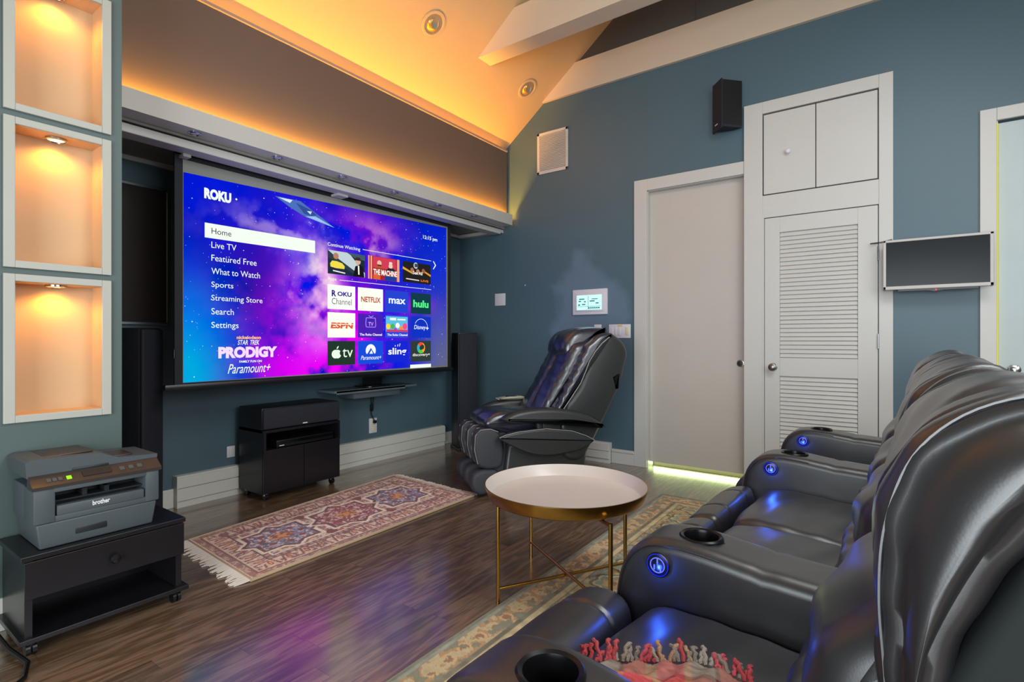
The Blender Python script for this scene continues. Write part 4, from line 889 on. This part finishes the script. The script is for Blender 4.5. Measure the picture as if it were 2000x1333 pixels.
for sg in (-1, 1):
    soft('armrest', AL, sg*.30-.055, sg*.30+.055, .03, M_MCS, n=72, nx=5)
    soft('side_panel', PLp, sg*.30-.03, sg*.30+.035, .018, M_MCS, n=72, nx=4)
    MB().box(.02, .16, sg*.29-.025, sg*.29+.025, .44, .53, .01).box(.16, .20, sg*.29-.02, sg*.29+.02, .43, .53, .01).build('arm_post', M_MCS, t, world=False)
    mbp = MB().tube([(p[0], sg*.337, p[1]+.001) for p in [(.49,.430),(.45,.446),(.352,.464),(.143,.476),(-.062,.448),(-.17,.409),(-.24,.372)]], .003, 6); mbp.build('piping', M_PIPE, t, world=False)
LP = [(.64,.44),(.647,.34),(.62,.234),(.58,.205),(.52,.196),(.45,.21),(.43,.30),(.44,.40),(.47,.455),(.53,.482),(.60,.478)]
FP = [(.668,.10),(.655,.165),(.60,.195),(.54,.197),(.48,.185),(.45,.12),(.47,.06),(.54,.03),(.60,.02),(.645,.045)]
for s0 in (-.2, 0, .2):
    w_ = .055 if s0 else .045
    soft('calf_pad', LP, s0-w_, s0+w_, .028, M_MCD, n=56, nx=4); soft('foot_pad', FP, s0-w_, s0+w_, .03, M_MCD, n=48, nx=4)
    for sg in (-1, 1): MB().tube([(p[0], s0+sg*(w_-.012), p[1]) for p in [(.47,.457),(.53,.480),(.60,.476),(.637,.44),(.644,.34),(.62,.24)]], .003, 6).build('piping', M_PIPE, t, world=False)
MB().box(.40, .52, -.22, .22, .16, .45, .02).box(.40, .54, -.22, .22, .03, .16, .02).build('leg_frame', M_MCD, t, world=False)
ax = Vector((-.81,.586,0)); sy = Vector((-.586,-.81,0)); O = Vector((3.50,2.166,0))
rc = thing('remote_control', tuple(O+ax*.2-sy*.29+Vector((0,0,.624))), 'pale oval remote control lying on the far arm of the massage chair', 'remote', rotz=math.atan2(.586,-.81))
MB().soft([(-.115,.012),(-.08,.024),(.05,.020),(.11,.010),(.12,.004),(.08,.0),(-.06,.0),(-.11,.004)], -.045, .045, .008, mp=mp, n=40, nx=4).build('body', mat('pale green grey plastic', '#a9ab92', .4), rc, world=False)
MB().box(-.05, .04, -.025, .025, .018, .026, .004).build('display', M_PRND, rc, world=False)

# ================================================================== RECLINER SOFA  (local: x along the row, y towards the screen)
t = thing('recliner_sofa', (2.04, 0, 0), 'black leather row of reclining theater seats with lit blue buttons', 'sofa', rotz=R(-2.3))
Z = .010
ARM = [(.0,.04),(.3,.04),(.50,.04),(.548,.06),(.562,.20),(.566,.36),(.560,.46),(.535,.540),(.485,.592),(.42,.609),(.33,.607),(.22,.594),(.08,.585),(-.10,.580),(-.16,.545),(-.17,.30),(-.165,.10),(-.14,.04)]
def armdisp(a, b, x): return -.004*math.exp(-((a-.20)/.006)**2) if b > .5 else 0
ARMX = [-1.375, -.684, .563, 1.355]; AW = .09
def cut_hole(o, cx, cy, cz, r, depth):
    c = MB().cyl((cx, cy, cz-depth), (0,0,1), r, depth+.2, 32).build('cutter', M_BLACK)
    c.parent = t; m = o.modifiers.new('b', 'BOOLEAN'); m.operation = 'DIFFERENCE'; m.object = c; m.solver = 'EXACT'
    dg = bpy.context.evaluated_depsgraph_get(); me = bpy.data.meshes.new_from_object(o.evaluated_get(dg)); o.modifiers.clear(); old = o.data; o.data = me
    me.name = 'armrest'; bpy.data.objects.remove(c); bpy.data.meshes.remove(old)
for k, ax_ in enumerate(ARMX):
    o = MB().soft(ARM, ax_-AW, ax_+AW, .032, n=100, seg=5, nx=8, disp=armdisp).build('armrest', M_SOFA, t, world=False, angle=60)
    cut_hole(o, ax_, .36, .607, .046, .075)
    MB().lathe([(.040,-.07),(.041,-.003),(.043,.004),(.050,.007),(.054,.003),(.054,-.006)], (ax_, .36, .607), n=40).lathe([(0,-.0702),(.040,-.0702)], (ax_, .36, .607), n=40).build('cup_holder', mat('black anodised cup', '#1b1b1e', .3, .6), o, world=False)
    cl = catmull(ARM, 120); pts = []
    for i_ in range(18, 66):
        (a1, b1), (a2, b2) = cl[i_-1], cl[i_+1]; tx, ty = a2-a1, b2-b1; l_ = math.hypot(tx, ty); pts.append((cl[i_][0]-ty/l_*.0135, cl[i_][1]+tx/l_*.0135))
    for sg in (-1, 1): MB().tube([(ax_+sg*(AW-.006), a, b) for a, b in pts], .0024, 6).build('seam', M_SOFA, o, world=False)
    if k:
        x = ax_-AW-.001
        bt = MB().lathe([(.030,0),(.030,.003),(.026,.005),(.0,.005)], (x, .437, .548), (-1,0,0), 36).build('button', mat('black button', '#08080c', .3), o, world=False)
        MB().lathe([(.019,.0052),(.019,.0066),(.0168,.0066),(.0168,.0052)], (x, .437, .548), (-1,0,0), 40, closed=True).box(x-.0066,x-.005,.4355,.4385,.552,.564).box(x-.0066,x-.005,.4435,.4465,.536,.548).box(x-.0066,x-.005,.4275,.4305,.534,.55).box(x-.0066,x-.005,.4275,.4385,.548,.5505).build('button_ring', M_BLUEICON, o, world=False)
        MB().lathe([(.0275,.0051),(.0275,.0056),(.0262,.0056),(.0262,.0051)], (x, .437, .548), (-1,0,0), 40, closed=True).build('button_glow', M_BLUELED, o, world=False)
        L = bpy.data.lights.new('button_lamp', 'POINT'); L.energy = .35; L.color = (.03,.12,1); L.shadow_soft_size = .006
        lo_ = bpy.data.objects.new('button_lamp', L); COL.objects.link(lo_); lo_.parent = t; lo_.location = (x-.022, .437, .535)
SEATS = [(-1.03,.255), (-.327,.268), (.207,.268), (.959,.306)]
LEG = [(.495,.38),(.505,.430),(.55,.455),(.62,.456),(.672,.436),(.702,.385),(.710,.30),(.700,.18),(.66,.09),(.56,.08),(.50,.12),(.488,.25)]
SEAT = [(.452,.37),(.462,.42),(.435,.455),(.36,.468),(.22,.462),(.08,.448),(.0,.43),(-.03,.36),(.05,.29),(.25,.27),(.42,.29)]
PAD = [(-.05,.46),(-.045,.58),(-.040,.70),(-.034,.80),(-.040,.89),(-.066,.975),(-.112,1.030),(-.170,1.058),(-.215,1.053),(-.240,1.015),(-.222,.96),(-.175,.89),(-.108,.72),(-.105,.58),(-.11,.46)]
LUMB = [(.086,.47),(.076,.526),(.055,.60),(.024,.675),(-.012,.735),(-.048,.772),(-.09,.775),(-.11,.70),(-.09,.58),(-.06,.46),(.0,.43),(.06,.435)]
def gr(d, w_): return math.exp(-(d/w_)**2)
for k, (xc, hw) in enumerate(SEATS):
    ph = k*1.7
    def dleg(a, b, x, xc=xc, ph=ph): return -.006*gr(x-(xc-.115), .006) - .006*gr(x-(xc+.13), .006) + .0014*math.sin(24*x+ph)*math.sin(30*a)
    MB().soft([(a_ - ((.028 if k == 0 else .062) if a_ > .53 else 0)*(1 if a_ > .6 else .5), b_) for a_, b_ in LEG], xc-hw+.004, xc+hw-.004, .03, n=64, seg=5, nx=90, bulge=.008, disp=dleg).build('leg_rest', M_SOFA, t, world=False, angle=70)
    def dseat(a, b, x, xc=xc, ph=ph): return .003*math.sin(14*x+9*a+ph) + .0015*math.sin(60*a+20*x+ph)
    MB().soft(SEAT, xc-hw+.003, xc+hw-.003, .035, n=64, seg=5, nx=40, bulge=.010, disp=dseat).build('seat_cushion', M_SOFA, t, world=False, angle=70)
    def dpad(a, b, x, xc=xc, hw=hw, ph=ph):
        e = hw-abs(x-xc)
        d = -.006*gr(e-.062, .005)                                             # seam along each side bolster
        d += .010*math.exp(-((b-.93)/.09)**2)*max(0, 1-((x-xc)/hw)**2)
        d -= .016*gr(b-.800, .014)*(1 if a > -.1 else 0)*(1 if e > .065 else .0)     # crease under the headrest
        d += .0030*math.sin(26*b+13*x+ph) + .0018*math.sin(70*b-31*x+2*ph)
        d -= .012*gr(x-(xc-hw*.45), .02)*gr(b-1.045, .02) + .012*gr(x-(xc+hw*.45), .02)*gr(b-1.045, .02)
        return d
    bp_ = MB().soft(PAD, xc-hw+.012, xc+hw-.012, .028, n=96, seg=6, nx=70, disp=dpad, dome=.042).build('backrest', M_SOFA, t, world=False, angle=70)
    for sg in (-1, 1):
        xs = xc+sg*(hw-.020); pts = []
        cl = catmull(PAD, 96)[6:62]
        for i_, (a_, b_) in enumerate(cl):
            a2, b2_ = cl[min(i_+1, len(cl)-1)]; a1, b1_ = cl[max(i_-1, 0)]; tx, ty = a2-a1, b2_-b1_; l_ = math.hypot(tx, ty); sgn = 1
            nx_, ny_ = ty/l_, -tx/l_; pts.append((xs, a_ + nx_*(-.0075), b_ + ny_*(-.0075)))
        MB().tube(pts, .0024, 6).build('seam', M_SOFA, bp_, world=False)
    def dl(a, b, x, xc=xc, ph=ph):
        f_ = 1 if a > -.06 else 0
        return f_*(-.026*gr(b-.605-.01*math.sin(9*(x-xc)), .020) + .012*gr(b-.69, .05) + .004*math.sin(22*(x-xc)+30*b+ph) + .0025*math.sin(75*(x-xc)+18*b+ph)*gr(b-.60,.06) + .003*math.sin(60*b+15*(x-xc)))
    MB().soft(LUMB, xc-hw+.035, xc+hw-.035, .05, n=90, seg=6, nx=60, bulge=.020, disp=dl).build('lumbar_pillow', M_SOFA, t, world=False, angle=70)
    MB().soft([(-.065,.30),(-.075,.58),(-.105,.72),(-.165,.86),(-.215,.95),(-.255,1.0),(-.30,.99),(-.32,.90),(-.31,.30)], xc-hw+.012, xc+hw-.012, .02, n=60, nx=4).build('back_shell', M_SOFAD, t, world=False)
MB().box(-1.28, 1.27, -.16, .43, .05, .30, .02).build('base', M_SOFAD, t, world=False)
# gathered leather at the outer side of the last leg rest
mb = MB()
for i in range(7):
    z0 = .16+.035*i; mb.tube([(1.28,.575,z0),(1.33,.605,z0+.012),(1.39,.60,z0+.02),(1.435,.56,z0+.012)], .016, 8)
mb.build('gathered_side', M_SOFA, t, world=False)

# ================================================================== BLANKET
t = thing('throw_blanket', (.9, .35, .47), 'red and grey plaid throw blanket with twisted fringe on the nearest seat', 'blanket')
P0, P1 = Vector((.872,.478,0)), Vector((1.018,.190,0)); back = Vector((-.94,-.34,0))
def plaid(s, q):
    base = np.array(lin('#b8584f')[:3]); gy = np.array(lin('#8d8378')[:3]); tan = np.array(lin('#b48c6a')[:3]); pk = np.array(lin('#c9555c')[:3]); dk = np.array(lin('#6a3d3a')[:3])
    def band(t_):
        t_ %= .17
        return pk if t_ < .05 else (tan if t_ < .06 else (gy if t_ < .10 else (dk if t_ < .108 else (base if t_ < .15 else tan))))
    return .5*band(s+.02)+.5*band(q+.06)
def sheet(name, org, e1, e2, n1, n2, zf, off=(0,0)):
    mb = MB(); cs = []; fz = fbm((n2, n1), 16, 3, 31)
    for j in range(n2):
        for i in range(n1):
            s_, q_ = i/(n1-1), j/(n2-1); p = org+e1*s_+e2*q_-back*(.055*math.sin(math.pi*s_)*(1-.5*q_) if name == 'lower_layer' else 0)
            mb.v.append((p.x, p.y, zf(s_, q_, p))); cs.append(plaid(s_*e1.length+off[0], q_*e2.length+off[1])*(.55+.9*fz[j,i]))
    for j in range(n2-1):
        for i in range(n1-1): mb.f.append((j*n1+i, j*n1+i+1, (j+1)*n1+i+1, (j+1)*n1+i)); mb.m.append(0)
    return mb.build(name, attr_mat('plaid wool', .95), t, recalc=False, cols=np.array(cs))
sheet('lower_layer', P0, P1-P0, back*.10, 80, 50, lambda s, q, p: .492+.012*math.sin(s*9+1)*math.sin(q*4+.5)+.004*math.sin(s*40+q*9)+.010*q)
sheet('folded_layer', P0+Vector((-.022,.0,0)), Vector((.06,-.24,0)), Vector((-.07,-.03,0)), 70, 50, lambda s, q, p: .518+.016*math.sin(q*3.1)+.006*math.sin(s*13+q*7)-.02*max(0, .08-q)/.08, (.05,.09))
rs = random.Random(3); NT = 40
YARN = [mat('yarn ' + c[1:], c, .95, bump=.6, bscale=300) for c in ('#b0444a', '#c0525c', '#857c74', '#9a9288', '#b08a6c', '#7d3b40')]
for i in range(NT):
    s_ = (i+.5)/NT; p = P0+(P1-P0)*s_-back*.055*math.sin(math.pi*s_); L_ = .026+.020*rs.random(); d = (-back + (P1-P0).normalized()*(rs.random()-.5)*1.3).normalized()
    z0 = .492+.012*math.sin(s_*9+1)*math.sin(.5); up = .1+rs.random()*.45; sd = (P1-P0).normalized()*.0022
    pts = [p+Vector((0,0,z0))]
    for q in range(1, 9):
        k = q/8; pts.append(p+d*L_*k+sd*math.sin(q*1.9+i)+Vector((0,0,z0+L_*up*math.sin(k*2.2)+.0012*math.cos(q*1.9+i))))
    band = int(s_*9)
    MB().tube(pts, [.0036]+[.0042+.0006*math.sin(q*2.6) for q in range(1, 8)]+[.0026], 7).build('tassel', YARN[(0,1,3,0,4,2,3,1,0)[band] if rs.random() < .6 else rs.randrange(6)], t)
